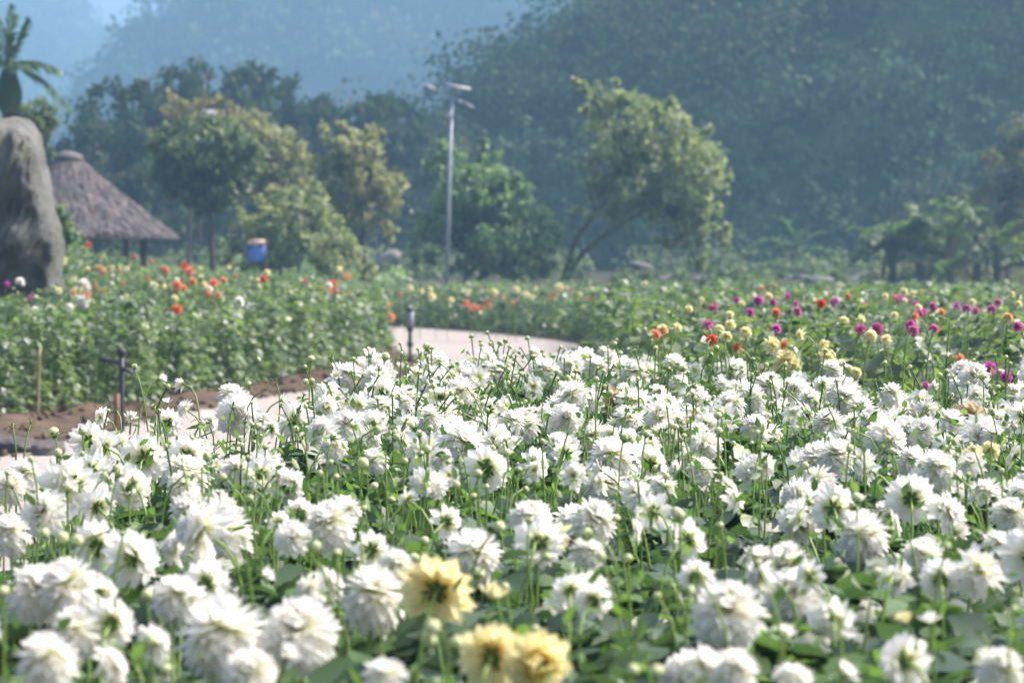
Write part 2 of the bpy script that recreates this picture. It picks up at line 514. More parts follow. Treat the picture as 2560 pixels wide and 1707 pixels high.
forest_mat = leaf_mat('forest_leaf', [(.028, .055, .034), (.038, .070, .040), (.052, .088, .045), (.045, .078, .048), (.13, .12, .055)], .25, .8, .0)
def wood_mat(name, cols):
    """crown tints with lit and shaded relief painted in: cv picks the colour of a whole crown"""
    m, nt, out = new_mat(name)
    a = N(nt, 'ShaderNodeAttribute'); a.attribute_name = 'cv'
    ramp = N(nt, 'ShaderNodeValToRGB'); el = ramp.color_ramp.elements
    while len(el) < len(cols): el.new(.5)
    for i, c in enumerate(cols): el[i].position = i / (len(cols) - 1); el[i].color = (*c, 1)
    nt.links.new(a.outputs['Fac'], ramp.inputs[0])
    g = N(nt, 'ShaderNodeNewGeometry'); vr = N(nt, 'ShaderNodeMapRange'); vr.inputs[3].default_value = .7; vr.inputs[4].default_value = 1.35
    nt.links.new(g.outputs['Random Per Island'], vr.inputs[0])
    hs = N(nt, 'ShaderNodeHueSaturation'); nt.links.new(vr.outputs[0], hs.inputs['Value']); nt.links.new(ramp.outputs[0], hs.inputs['Color'])
    thin(nt, out, hs.outputs[0], .25, .8, 0.0)
    return m
hillwood = wood_mat('hill_crowns', [(.012, .032, .022), (.045, .090, .040), (.016, .042, .028), (.095, .150, .070), (.024, .054, .036), (.105, .115, .058), (.018, .044, .026), (.070, .125, .072)])  # pale lit crowns and dark shaded ones are put into the colour
g2 = np.random.default_rng(21)

def forest(name, zf, xr, yr, step, rr, per, leaf, label, mat=hillwood, keep=None):
    xs = np.arange(xr[0], xr[1], step); ys = np.arange(yr[0], yr[1], step)
    X, Y = np.meshgrid(xs, ys)
    X = X.ravel() + g2.uniform(-.5, .5, X.size) * step; Y = Y.ravel() + g2.uniform(-.5, .5, Y.size) * step
    Zt = zf(X, Y)
    k = np.abs(X) < .25 * Y + 25
    # only the slope that faces the camera and the crest
    if keep is not None: k &= keep(X, Y)
    X, Y, Zt = X[k], Y[k], Zt[k]
    r = g2.uniform(*rr, len(X))
    cen = np.stack([X, Y, Zt + r * g2.uniform(-.35, .45, len(X))], -1)
    v, f, cv = canopy(cen, r, per, leaf, g2)
    o = link(name, mesh_np(name, v, f, {'cv': cv}, False, [mat]))
    tag(o, label, 'forest', kind='stuff')
    return o

forest('hill_forest', hill_z, (-45, 62), (124, 182), 3.1, (1.2, 4.4), 240, .42, 'dark blue green woodland covering the steep hill behind the leaning tree')
forest('mountain_forest', mid_z, (-140, 140), (435, 650), 10, (4.5, 8.5), 130, 1.8, 'hazy blue woodland covering the mountain behind the lamp post')
forest('far_mountain_forest', far_z, (-235, 30), (745, 1040), 14, (6, 10), 80, 3.0, 'pale hazy woodland on the most distant mountain by the gap of sky')
# scrub under the trees
def scrub(name, pts, mat, per, leaf, label):
    pts = np.array(pts, float)
    v, f, cv = canopy(pts[:, :3], pts[:, 3], per, leaf, g2, .8)
    tag(link(name, mesh_np(name, v, f, {'cv': cv}, False, [mat])), label, 'undergrowth', kind='stuff')

# ----------------------------------------------------------------------------
# trees
# ----------------------------------------------------------------------------
def bez(p0, p1, p2, p3, n):
    t = np.linspace(0, 1, n)[:, None]
    p0, p1, p2, p3 = (np.asarray(p, float) for p in (p0, p1, p2, p3))
    return (1 - t) ** 3 * p0 + 3 * (1 - t) ** 2 * t * p1 + 3 * (1 - t) * t * t * p2 + t ** 3 * p3

def tree(name, label, base, lobes, mat, leaf=.16, per_clump=26, clumps=60, stems=None, trunk_r=.12, bark=None, cat='tree', group=None, seed=0, inner=.35):
    """lobes: (x, y, z, rx, rz) from the base; stems: list of poly-lines from the base with radii"""
    g = np.random.default_rng(1000 + seed)
    base = Vector(base)
    root = empty(name, base)
    tag(root, label, cat, group)
    b = Buf()
    stems = stems or [[(0, 0, -.1), (0.05, 0, lobes[0][2] * .5), (lobes[0][0], lobes[0][1], lobes[0][2])]]
    for st in stems:
        st = np.array(st, float)
        pts = np.concatenate([resample3(st, 14)])
        b.tube(pts, np.linspace(trunk_r, trunk_r * .3, len(pts)), 7)
    P, D = [], []
    wt = np.array([l[3] ** 2 * l[4] for l in lobes]); wt = wt / wt.sum()
    for l, w in zip(lobes, wt):
        n = max(5, int(clumps * w * 1.0))
        c = np.array(l[:3]); rx, rz = l[3], l[4]
        d = unit(n, g); rad = inner + (1 - inner) * g.random(n) ** .5
        cc = c + d * rad[:, None] * np.array([rx, rx, rz])
        # limbs to some clumps
        org = np.array(stems[0][-1], float)
        near = [np.array(s[-1], float) for s in stems]
        for k in range(min(9, n)):
            o = min(near, key=lambda s: np.linalg.norm(s - cc[k]))
            mid = (o + cc[k]) / 2 + np.array([0, 0, .12 * np.linalg.norm(cc[k] - o)])
            b.tube(bez(o - np.array([0, 0, .25]), mid, mid, cc[k], 6), np.linspace(trunk_r * .28, .012, 6), 5, False)
        cr = min(rx, rz) * .25 * (.7 + .7 * g.random(n))
        idx = np.repeat(np.arange(n), per_clump)
        dd = unit(len(idx), g)
        P.append(cc[idx] + dd * (cr[idx] * g.random(len(idx)) ** .45)[:, None])
        D.append(dd + .5 * d[idx] + np.array([0, 0, .25]))
    P = np.concatenate(P); D = np.concatenate(D)
    Rm = frames(unit(len(P), g) + np.array([0, 0, -.4]), D + unit(len(P), g) * .6)
    v, f = scatter(CARD_V, CARD_F, P, Rm, leaf * (.6 + .8 * g.random(len(P))))
    link('trunk', b.mesh('trunk', [bark or M['bark']], True), root)
    link('crown', mesh_np('crown', v, f, None, False, [mat]), root)
    return root

def resample3(p, n):
    p = np.asarray(p, float)
    if len(p) == 2: return p[0] + np.linspace(0, 1, n)[:, None] * (p[1] - p[0])
    out = []
    for i in range(len(p) - 1):
        p0, p1, p2, p3 = p[max(i - 1, 0)], p[i], p[i + 1], p[min(i + 2, len(p) - 1)]
        for t in np.linspace(0, 1, 10, endpoint=False):
            out.append(.5 * ((2 * p1) + (-p0 + p2) * t + (2 * p0 - 5 * p1 + 4 * p2 - p3) * t * t + (-p0 + 3 * p1 - 3 * p2 + p3) * t ** 3))
    out.append(p[-1]); out = np.array(out)
    s = np.concatenate([[0], np.cumsum(np.linalg.norm(np.diff(out, axis=0), axis=1))])
    q = np.linspace(0, s[-1], n)
    return np.stack([np.interp(q, s, out[:, k]) for k in range(3)], -1)

def gz(x, y): return float(ground_z(x, y))

def base_at(px, Y):
    x = (px - CX) / FPX * Y
    return Vector((x, Y, gz(x, Y)))

def lob(px, py, r, rz=None, dy=0.0, Y=80, base=None):
    """a lobe of a crown from where it stands against the hill; r in metres"""
    p = at(px, py, Y) - base
    return (p.x, dy, p.z, r, rz or r)

LM = {
    'olive': leaf_mat('olive_leaf', [(.13, .17, .09), (.20, .245, .13), (.31, .335, .20), (.44, .44, .29)], .46, .5, .45),
    'gold': leaf_mat('golden_leaf', [(.17, .19, .11), (.28, .28, .17), (.42, .40, .26), (.38, .33, .21)], .46, .55, .4),
    'green': leaf_mat('fresh_leaf', [(.11, .18, .10), (.15, .24, .13), (.22, .32, .18), (.32, .40, .17)], .46, .45, .5),
    'dark': leaf_mat('dark_leaf', [(.08, .12, .06), (.12, .16, .08), (.19, .22, .11)], .42, .5, .4),
    'brown': leaf_mat('dusty_leaf', [(.11, .125, .075), (.155, .16, .10), (.22, .20, .135)], .42, .6, .3),
    'orange': leaf_mat('orange_leaf', [(.17, .17, .10), (.28, .22, .12), (.36, .28, .15)], .46, .5, .4),
}
Y0 = 80.0
# the leaning tree
bA = base_at(1392, Y0)
L = lambda px, py, r, rz=None, dy=0: lob(px, py, r, rz, dy, Y0, bA)
tree('leaning_tree', 'big leaning tree with pale olive leaves and two slanting stems', bA,
     [L(1560, 330, 1.3, 1.3), L(1500, 250, .65, .9), L(1570, 215, .5, .6), L(1660, 340, 1.0), L(1720, 420, 1.25, 1.2), L(1600, 470, 1.5, 1.1), L(1480, 430, .8, .7), L(1500, 520, .9, .5),
      L(1750, 340, .4, .7), L(1745, 500, 1.0, .7), L(1730, 590, .8, .5), L(1790, 600, .55, .6), L(1660, 600, .6, .35), L(1745, 650, .35, .3), L(1445, 205, .25, .35), L(1810, 430, .4, .7), L(1640, 420, 1.3, 1.0), L(1700, 540, .9, .6), L(1800, 560, .5, .6), L(1650, 270, .6, .6)],
     LM['olive'], .16, 34, 430, stems=[[(0, 0, -.1), L(1440, 600, 0)[:3], L(1500, 520, 0)[:3], L(1570, 400, 0)[:3]], [(.05, .1, -.1), L(1450, 640, 0)[:3], L(1540, 570, 0)[:3], L(1650, 500, 0)[:3]]], trunk_r=.11, seed=1)
# the round green tree beside the lamp
bB = base_at(1165, 79)
L = lambda px, py, r, rz=None, dy=0: lob(px, py, r, rz, dy, 79, bB)
tree('green_tree', 'bushy green tree growing between the lamp post and the leaning tree', bB,
     [L(1190, 480, 1.3, 1.0), L(1120, 420, .7, .8), L(1210, 410, .55, .7), L(1280, 500, .9, .8), L(1110, 560, 1.0, .8), L(1240, 590, 1.4, 1.1), L(1350, 590, .8, .9), L(1300, 660, 1.0, .6), L(1060, 620, .6, .5), L(1400, 660, .45, .5), L(1105, 370, .25, .45), L(1215, 375, .2, .4), L(1180, 660, .8, .4)],
     LM['green'], .16, 34, 390, stems=[[(0, 0, -.1), (-.02, 0, 1.0), (.1, 0, 2.0)], [(0, 0, -.1), (.6, 0, 1.0), (1.3, 0, 1.8)]], trunk_r=.10, seed=2)
# the autumn trees
bC = base_at(530, 76)
L = lambda px, py, r, rz=None, dy=0: lob(px, py, r, rz, dy, 76, bC)
tree('dark_crowned_tree', 'dark green tree with a bare straight trunk right of the thatched hut', bC,
     [L(500, 380, 1.5, 1.0), L(450, 420, .9, .9), L(590, 390, 1.0, .9), L(520, 480, 1.3, .6), L(540, 330, .9, .5), L(430, 340, .5, .4)],
     LM['dark'], .17, 34, 230, stems=[[(0, 0, -.1), (.02, 0, 1.3), (-.05, 0, 3.2)]], trunk_r=.15, seed=3)
bD = base_at(700, 82)
L = lambda px, py, r, rz=None, dy=0: lob(px, py, r, rz, dy, 82, bD)
tree('golden_tree', 'thin golden leaved tree standing behind the blue sign', bD,
     [L(660, 380, .9, 1.0), L(720, 350, .6, .8), L(690, 460, 1.0, .8), L(640, 300, .5, .5), L(755, 440, .7, .7), L(720, 540, .9, .6), L(640, 560, .8, .5)],
     LM['gold'], .15, 26, 170, trunk_r=.09, seed=4)
bE = base_at(905, 80)
L = lambda px, py, r, rz=None, dy=0: lob(px, py, r, rz, dy, 80, bE)
tree('golden_tree', 'spreading golden leaved tree left of the lamp post', bE,
     [L(890, 380, 1.0, .8), L(850, 340, .7, .5), L(930, 330, .5, .3), L(930, 450, .9, .8), L(860, 470, .9, .7), L(990, 490, .6, .6), L(900, 550, .9, .5), L(960, 560, .5, .5), L(820, 420, .6, .7), L(840, 540, .8, .6), L(790, 490, .6, .6), L(870, 620, .8, .4)],
     LM['gold'], .15, 28, 230, trunk_r=.10, seed=5)
bF = base_at(470, 90)
L = lambda px, py, r, rz=None, dy=0: lob(px, py, r, rz, dy, 90, bF)
tree('rusty_tree', 'slender tree with sparse rusty orange leaves on its top', bF,
     [L(440, 270, .8, .5), L(540, 265, .7, .45), L(600, 310, .8, .5), L(480, 310, .9, .5), L(390, 330, .5, .4)],
     LM['orange'], .18, 14, 95, stems=[[(0, 0, -.1), (.1, 0, 3), L(490, 320, 0)[:3]]], trunk_r=.09, seed=6)
bG = base_at(740, 72)
L = lambda px, py, r, rz=None, dy=0: lob(px, py, r, rz, dy, 72, bG)
tree('weeping_shrub', 'arching olive shrub spilling down beside the blue sign', bG,
     [L(770, 590, 1.3, .8), L(840, 640, .9, .6), L(700, 620, 1.1, .8), L(910, 675, .6, .4), L(760, 510, 1.0, .6), L(610, 640, .9, .6), L(660, 540, .8, .6)],
     LM['olive'], .14, 32, 240, trunk_r=.07, cat='shrub', seed=7)
# dark dense trees behind the hut
for k, (px, py, r, Y, lab) in enumerate([
        (330, 330, 3.0, 120, 'dense dark tree rising right behind the thatched hut roof'),
        (480, 270, 2.6, 124, 'tall dense dark tree behind the rusty orange tree'),
        (640, 270, 2.5, 128, 'dense dark tree topping the row above the golden tree behind the sign'),
        (270, 430, 2.6, 114, 'low dense dark tree just above the right slope of the hut roof'),
        (860, 330, 2.4, 130, 'dense dark tree behind the spreading golden tree'),
        (980, 330, 2.3, 132, 'dense dark tree on the skyline left of the lamp post')]):
    bb = base_at(px, Y)
    c = at(px, py, Y) - bb
    h = c.z
    tree('dense_tree', lab, bb, [(0, 0, h, r, r * .85), (r * .7, .3, h - r * .7, r * .8, r * .8), (-r * .7, -.2, h - r * .6, r * .8, r * .8), (.2, -.5, h - r * 1.5, r * 1.1, r), (-.3, .2, h + r * .45, r * .55, r * .45)],
         forest_mat, .34, 40, 190, trunk_r=.22, group='dense trees behind the hut', seed=10 + k, inner=.55)
bH = base_at(95, 66)
L = lambda px, py, r, rz=None, dy=0: lob(px, py, r, rz, dy, 66, bH)
tree('dark_tree', 'dark tree peeping out between the standing rock and the palm', bH,
     [L(90, 300, .7, .5), L(60, 330, .7, .6), L(120, 300, .3, .3), L(100, 370, .4, .5)], LM['dark'], .15, 24, 90, trunk_r=.08, seed=20)
bI = base_at(2560, 96)
L = lambda px, py, r, rz=None, dy=0: lob(px, py, r, rz, dy, 96, bI)
tree('dusty_tree', 'dusty brownish tree at the edge beside the banana plants', bI,
     [L(2520, 430, 1.5, 1.3), L(2600, 380, 1.6, 1.6), L(2480, 520, 1.3, 1.1), L(2540, 340, .8, .6), L(2560, 560, 1.4, 1.2), L(2470, 600, .9, .7), L(2640, 520, 1.5, 1.3), L(2540, 660, 1.2, .6)],
     LM['brown'], .19, 28, 230, trunk_r=.14, seed=21)

# palms and bananas
def frond(b, origin, d, length, droop, nleaf, ll, lw, g, attr=0, split=True):
    """a rachis with leaflets"""
    d = np.array(d, float); d /= np.linalg.norm(d)
    n = 16
    t = np.linspace(0, 1, n)[:, None]
    pts = np.array(origin) + d * length * t + np.array([0, 0, -1]) * droop * length * t ** 2
    b.tube(pts, np.linspace(.028, .006, n), 5, False)
    tt = np.linspace(.12, 1, nleaf)
    Pm = np.stack([np.interp(tt, t[:, 0], pts[:, k]) for k in range(3)], -1)
    tan = np.gradient(Pm, axis=0); tan /= np.linalg.norm(tan, axis=1)[:, None]
    side = np.cross(tan, np.array([0, 0, 1.0])); side /= np.linalg.norm(side, axis=1)[:, None] + 1e-6
    for s in (-1, 1):
        dd = tan * .75 + side * s + np.array([0, 0, -.35]) + g.normal(size=tan.shape) * .08
        nn = np.cross(dd, tan) * s
        env = np.sin(np.pi * np.clip(tt * .85 + .12, 0, 1)) ** .7
        S = np.stack([ll * env, np.full(nleaf, lw), np.full(nleaf, ll)], -1)
        v, f = scatter(CARD_V, CARD_F, Pm, frames(dd, nn), S)
        b.add(v, f)

def palm(name, label, base, h_trunk, r0, shaft, nfr, length, mat, g, dirs=None, mshaft=None):
    root = empty(name, base); tag(root, label, 'palm')
    b = Buf()
    b.tube(np.array([[0, 0, -.1], [0.02, 0, h_trunk * .5], [0, 0, h_trunk]]), [r0 * 1.1, r0, r0 * .95], 10)
    link('trunk', b.mesh('trunk', [M['bark']], True), root)
    b = Buf()
    zz = np.linspace(0, shaft, 8)
    prof = r0 * np.array([1.0, 1.5, 1.75, 1.7, 1.45, 1.1, .75, .45])
    b.tube(np.stack([0 * zz, 0 * zz, h_trunk + zz], -1), prof, 12)
    link('crownshaft', b.mesh('crownshaft', [mshaft or mat], True), root)
    for k in range(nfr):
        b = Buf()
        if dirs: d, dr = dirs[k]
        else:
            a = k * 2.4; e = g.uniform(.1, 1.3)
            d = (math.cos(a) * math.cos(e), math.sin(a) * math.cos(e), math.sin(e)); dr = g.uniform(.2, .55)
        frond(b, (0, 0, h_trunk + shaft * .85), d, length * g.uniform(.85, 1.1), dr, 30, length * .5, length * .075, g)
        link('frond', b.mesh('frond', [mat]), root)
    return root

palm_mat = leaf_mat('palm_leaf', [(.03, .07, .022), (.045, .10, .03), (.07, .14, .035)], .3, .4, .5)
Yp = 60.0
pb = base_at(26, Yp)
hz_ = at(26, 285, Yp).z - pb.z
palm('areca_palm', 'palm with a thick green crownshaft rising behind the standing rock', pb, hz_, .19, 1.35, 9, 1.45, palm_mat, np.random.default_rng(5),
     dirs=[((.05, 0, 1), .02), ((.32, .1, .95), .05), ((-.25, .1, 1), .08), ((.85, 0, .45), .55), ((.95, .1, .05), .75), ((-.9, 0, .35), .5), ((-.7, -.3, .7), .3), ((.35, -.8, .4), .5), ((-.3, .8, .5), .4)])
far_palm_mat = leaf_mat('dull_palm_leaf', [(.07, .12, .06), (.10, .16, .08)], .3, .5, .4)

DEAD = leaf_mat('dead_leaf', [(.16, .11, .08), (.22, .16, .12)], .2, .7, .1, (1, 1, 1))
def banana(name, label, base, h, blades, mat, mstem, group=None, seed=0):
    g = np.random.default_rng(seed)
    root = empty(name, base); tag(root, label, 'banana plant', group)
    b = Buf(); b.tube(np.array([[0, 0, -.1], [.03, 0, h * .5], [0, .02, h]]), [.16, .14, .09], 9)
    link('stem', b.mesh('stem', [mstem], True), root)
    for d, L_, W_, dr in blades:
        b = Buf()
        d = np.array(d, float); d /= np.linalg.norm(d)
        n = 12; t = np.linspace(0, 1, n)
        mid = np.array([0, 0, (h - .15) * g.uniform(.45, 1.0)]) + d * (L_ * t)[:, None] + np.array([0, 0, -1.0]) * (dr * L_ * t ** 2)[:, None]
        side = np.cross(d, [0, 0, 1.0]); side /= np.linalg.norm(side) + 1e-6
        w = W_ * np.clip((t - .1) * 6, 0, 1) * np.sqrt(np.clip(1 - ((t - .55) / .5) ** 2, .02, 1))
        tan = np.gradient(mid, axis=0); nn = np.cross(side, tan); nn /= np.linalg.norm(nn, axis=1)[:, None]
        # the blade in torn strips
        for s in (-1, 1):
            for k in range(n - 1):
                gap = .12 * g.random()
                tw = nn[k] * w[k] * .25 * g.normal()
                a0, a1 = mid[k], mid[k] * gap + mid[k + 1] * (1 - gap)
                e0 = a0 + s * side * w[k] + nn[k] * w[k] * .35 + tw
                e1 = a1 + s * side * w[k + 1] + nn[k] * w[k + 1] * .35 + tw
                b.add([a0, a1, e1, e0], [np.array([[0, 1, 2, 3]])])
        b.tube(mid, np.linspace(.03, .008, n), 5, False)
        link('blade', b.mesh('blade', [mat]), root)
    for k in range(3):
        a = g.uniform(0, 6.28); b = Buf()
        z0 = h * g.uniform(.45, .85); hang = np.array([[.1, 0, z0], [.3, 0, z0 + .05], [.42, 0, z0 - .3], [.45, 0, max(.1, z0 - .9)]])
        ca, sa = math.cos(a), math.sin(a); hang = np.stack([hang[:, 0] * ca, hang[:, 0] * sa, hang[:, 2]], -1)
        pts = resample3(hang, 9); ww = .16 * np.sin(np.linspace(.3, 2.9, 9))
        L1, R1 = pts + np.array([-sa, ca, 0]) * ww[:, None], pts - np.array([-sa, ca, 0]) * ww[:, None] * .6
        V = np.concatenate([L1, R1]); i = np.arange(8); b.add(V, [np.stack([i, i + 1, i + 10, i + 9], -1)])
        link('dead_blade', b.mesh('dead_blade', [DEAD]), root)
    return root

banana_mat = leaf_mat('banana_leaf', [(.06, .095, .055), (.09, .135, .065), (.16, .20, .09)], .40, .5, .3)
bstem = plain('banana_stem', (.16, .17, .09), .7, noise=.5, scale=3)
gb = np.random.default_rng(77)
for k, (px, top, lab) in enumerate([
        (2230, 560, 'banana plant with an arching yellow green leaf, outermost of the clump'),
        (2300, 545, 'banana plant with upright leaves in the middle of the clump'),
        (2375, 560, 'banana plant with drooping torn leaves in the clump'),
        (2440, 545, 'banana plant with a tall pale upright leaf in the clump'),
        (2490, 600, 'low banana plant leaning against the dusty brownish tree'),
        (2330, 640, 'short banana shoot at the foot of the clump')]):
    Yb = 88 + 2.5 * gb.normal()
    bb = base_at(px, Yb); h = at(px, top, Yb).z - bb.z
    bl = []
    for j in range(14):
        a = gb.uniform(0, 6.28); e = gb.uniform(-.1, 1.25)
        bl.append(((math.cos(a) * math.cos(e), .6 * math.sin(a) * math.cos(e), math.sin(e)), gb.uniform(1.5, 2.4), gb.uniform(.26, .40), gb.uniform(.15, .6)))
    if k == 0: bl[0] = ((-1, 0, .45), 1.9, .2, .25)
    if k == 3: bl[0] = ((-.3, 0, 1), 1.7, .2, .03); bl[1] = ((.05, 0, 1), 1.3, .22, .03)
    banana('banana_plant', lab, bb, h, bl, banana_mat, bstem, 'banana plants in the clump', 40 + k)
Yb = 118
bb = base_at(1990, Yb); h = at(1990, 590, Yb).z - bb.z
bl = [((math.cos(a), .3 * math.sin(a * 3), e), 2.2, .26, .35) for a, e in ((0, .35), (.7, .8), (1.4, 1.2), (2.0, 1.0), (2.6, .5), (3.14, .1), (-.4, -.3), (3.6, -.35), (4.4, -.6))]
bl = [((d[0], d[1], d[2]), l, w, dr) for d, l, w, dr in bl]
banana('banana_plant', 'solitary banana plant with spread leaves standing in front of the dark hill', bb, h, bl, far_palm_mat, bstem, None, 60)

# undergrowth along the foot of the hill
gs = np.random.default_rng(91)
pts = []
for _ in range(34):
    px = gs.uniform(2180, 2600); Y = gs.uniform(89, 97); x = (px - CX) / FPX * Y; r = gs.uniform(.4, .95)
    pts.append((x, Y, gz(x, Y) + r * .4, r))
scrub('banana_foot_scrub', pts, LM['brown'], 130, .17, 'brownish scrub and dead leaves at the foot of the banana clump')
pts = []
for _ in range(170):
    Y = gs.uniform(100, 126); x = gs.uniform(-.235, .235) * Y
    r = gs.uniform(.5, 1.5)
    if x > 2 and Y < 112: continue
    pts.append((x, Y, gz(x, Y) + r * .3, r))
for _ in range(90):
    px = gs.uniform(1440, 2620); Y = gs.uniform(82, 104); x = (px - CX) / FPX * Y; r = gs.uniform(.2, .5)
    pts.append((x, Y, gz(x, Y) + r * .2, r))
scrub('hill_foot_scrub', pts, LM['dark'], 150, .22, 'dark scrub along the foot of the wooded hill')
pts = []
for _ in range(60):
    px = gs.uniform(180, 1000); Y = gs.uniform(84, 100); x = (px - CX) / FPX * Y; r = gs.uniform(.5, 1.1)
    pts.append((x, Y, gz(x, Y) + r * .3, r))
scrub('tree_foot_scrub', pts, LM['green'], 130, .17, 'low green scrub under the golden trees behind the hut')

# ----------------------------------------------------------------------------
# boulders
# ----------------------------------------------------------------------------
def rock_mat(name, a, b, moss=None):
    m, nt, out = new_mat(name)
    p = N(nt, 'ShaderNodeBsdfPrincipled', Roughness=.9); p.inputs['Specular IOR Level'].default_value = .2
    tc = N(nt, 'ShaderNodeTexCoord')
    n1 = N(nt, 'ShaderNodeTexNoise', Scale=1.6, Detail=9.0, Roughness=.68)
    n2 = N(nt, 'ShaderNodeTexNoise', Scale=7.0, Detail=8.0, Roughness=.7)
    mp = N(nt, 'ShaderNodeMapping'); mp.inputs['Scale'].default_value = (3, 3, .5)
    n3 = N(nt, 'ShaderNodeTexNoise', Scale=1.5, Detail=5.0)
    nt.links.new(tc.outputs['Object'], mp.inputs[0]); nt.links.new(mp.outputs[0], n3.inputs['Vector'])
    for n in (n1, n2): nt.links.new(tc.outputs['Object'], n.inputs['Vector'])
    r = N(nt, 'ShaderNodeMapRange'); r.inputs[1].default_value = .35; r.inputs[2].default_value = .65
    nt.links.new(n1.outputs['Fac'], r.inputs[0])
    c = mixc(nt, r.outputs[0], a, b)
    if moss:
        r2 = N(nt, 'ShaderNodeMapRange'); r2.inputs[1].default_value = .48; r2.inputs[2].default_value = .62
        nt.links.new(n3.outputs['Fac'], r2.inputs[0])
        c = mixc(nt, r2.outputs[0], c, moss)
    nt.links.new(c, p.inputs['Base Color'])
    bp = N(nt, 'ShaderNodeBump', Strength=1.0, Distance=.22); nt.links.new(n2.outputs['Fac'], bp.inputs['Height'])
    nt.links.new(bp.outputs[0], p.inputs['Normal']); nt.links.new(p.outputs[0], out.inputs['Surface'])
    return m

stone = rock_mat('limestone', (.15, .15, .15), (.40, .395, .39), (.25, .25, .205))
stone_pale = rock_mat('pale_limestone', (.28, .26, .26), (.44, .41, .41))

def boulder_mesh(seed, sub=3):
    import bmesh
    bm = bmesh.new(); bmesh.ops.create_icosphere(bm, subdivisions=sub, radius=1)
    g = np.random.default_rng(seed); ns_ = unit(9, g); ds = g.uniform(.62, .95, 9)
    for v in bm.verts:
        p = np.array(v.co)
        for n_, d_ in zip(ns_, ds):
            k = p @ n_
            if k > d_: p = p - n_ * (k - d_) * .85
        p *= 1 + .05 * math.sin(7 * p[0] + seed) * math.sin(6 * p[1]) + .04 * math.sin(11 * p[2] + 3 * p[0])
        v.co = p
    me = bpy.data.meshes.new('boulder'); bm.to_mesh(me); bm.free()
    me.polygons.foreach_set('use_smooth', np.zeros(len(me.polygons), bool))
    return me

# the standing rock: an outline lofted through its thickness, then roughened
def standing_rock():
    Yr = 33.0
    outl = [(-260, 700), (-250, 520), (-200, 380), (-140, 310), (-60, 290), (0, 286), (30, 292), (62, 303), (86, 330), (98, 352), (104, 378), (108, 398), (104, 412), (116, 430), (122, 470), (126, 510), (142, 548), (154, 590), (156, 630), (150, 680), (152, 760), (158, 860)]
    pts = np.array([[at(a, b, Yr).x, at(a, b, Yr).z] for a, b in outl])
    pts = np.concatenate([pts, [[pts[-1, 0], -.1], [pts[0, 0], -.1]]])
    closed = np.concatenate([pts, pts[:1]])
    s = np.concatenate([[0], np.cumsum(np.linalg.norm(np.diff(closed, axis=0), axis=1))])
    n = 130; q = np.linspace(0, s[-1], n, endpoint=False)
    ring = np.stack([np.interp(q, s, closed[:, k]) for k in range(2)], -1)
    cen = np.array([at(-40, 560, Yr).x, 1.2])
    V, F = [], []
    # front (toward the camera) narrower at the upper right so its lit side face shows
    prof = [(0.0, -.60), (.10, -.60), (.2, -.60), (.3, -.60), (.4, -.60), (.5, -.60), (.6, -.60), (.7, -.59), (.8, -.58), (.87, -.56), (.905, -.50), (.955, -.40), (1.0, .10), (1.0, .25), (.93, .45), (.7, .55), (.35, .6), (0, .62)]
    g = VNoise(44)
    for sc, dy in prof:
        r = cen + (ring - cen) * sc
        nb_ = g.fbm(r[:, 0] * 1.5 + 2 * dy, r[:, 1] * 1.1, 3)
        nz_ = .34 * np.round(nb_ * 5) / 5 + .10 * g.fbm(r[:, 0] * 5, r[:, 1] * 5, 3) + .07 * np.abs(g.fbm(r[:, 0] * 3.1, r[:, 1] * .8 + 9, 3))
        rr = r + (ring - cen) * (.05 * g.fbm(ring[:, 0] * 4.6 + dy * 2, ring[:, 1] * 4.6, 4))[:, None] * sc
        skew = .0
        V.append(np.stack([rr[:, 0] - 0 * dy, np.full(n, dy) + nz_ * np.sign(dy) * (-1) * 1.2, rr[:, 1]], -1))
    V = np.concatenate(V)
    m = len(prof)
    i = np.arange(m - 1)[:, None] * n; j = np.arange(n)[None]; j2 = (j + 1) % n
    q4 = np.stack([i + j, i + j2, i + n + j2, i + n + j], -1).reshape(-1, 4)[:, ::-1]
    V -= np.array([cen[0], 0, 0])
    o = link('standing_rock', mesh_np('standing_rock', V, [q4], None, False, [stone]), loc=(cen[0], Yr, 0))
    tag(o, 'tall weathered standing rock among the flowers beside the thatched hut', 'rock')
standing_rock()

gr = np.random.default_rng(55)
rocks = [(1600, 660, 104, .5, 'pale rock under the hanging branches of the leaning tree'), (1660, 708, 98, .45, 'low rock behind the cream blooms right of the leaning tree'),
         (1780, 712, 96, .55, 'wide flat rock on the bank right of the leaning tree'), (1880, 715, 95, .6, 'low rock on the bank behind the tall yellow bloom'),
         (1955, 695, 106, .55, 'pale flat rock below the solitary banana plant'), (2010, 702, 104, .5, 'rock just right of the solitary banana plant foot'),
         (2065, 718, 96, .7, 'pale rock on the bank between the solitary banana and the clump'), (2180, 700, 105, .9, 'long sloping rock left of the banana clump'),
         (2370, 712, 86, .5, 'rock fallen in front of the banana clump'), (2420, 735, 78, .8, 'flat rock at the flower bed edge below the banana clump'),
         (960, 655, 95, .6, 'tilted blue grey slab between the golden tree and the green tree')]
for k, (px, py, Y, r, lab) in enumerate(rocks):
    me = boulder_mesh(100 + k); me.materials.append(stone)
    p = at(px, py, Y); x, y = p.x, p.y
    o = link('boulder', me, None, (x, y, max(gz(x, y) + .05, p.z - r * .15)), (gr.uniform(-.2, .2), gr.uniform(-.2, .2), gr.uniform(0, 3)), (r * 1.35, r, r * (.42 if k != 10 else .8)))
    if k == 10: o.rotation_euler = (0, -.6, .3)
    tag(o, lab, 'rock', 'rocks scattered below the hill')
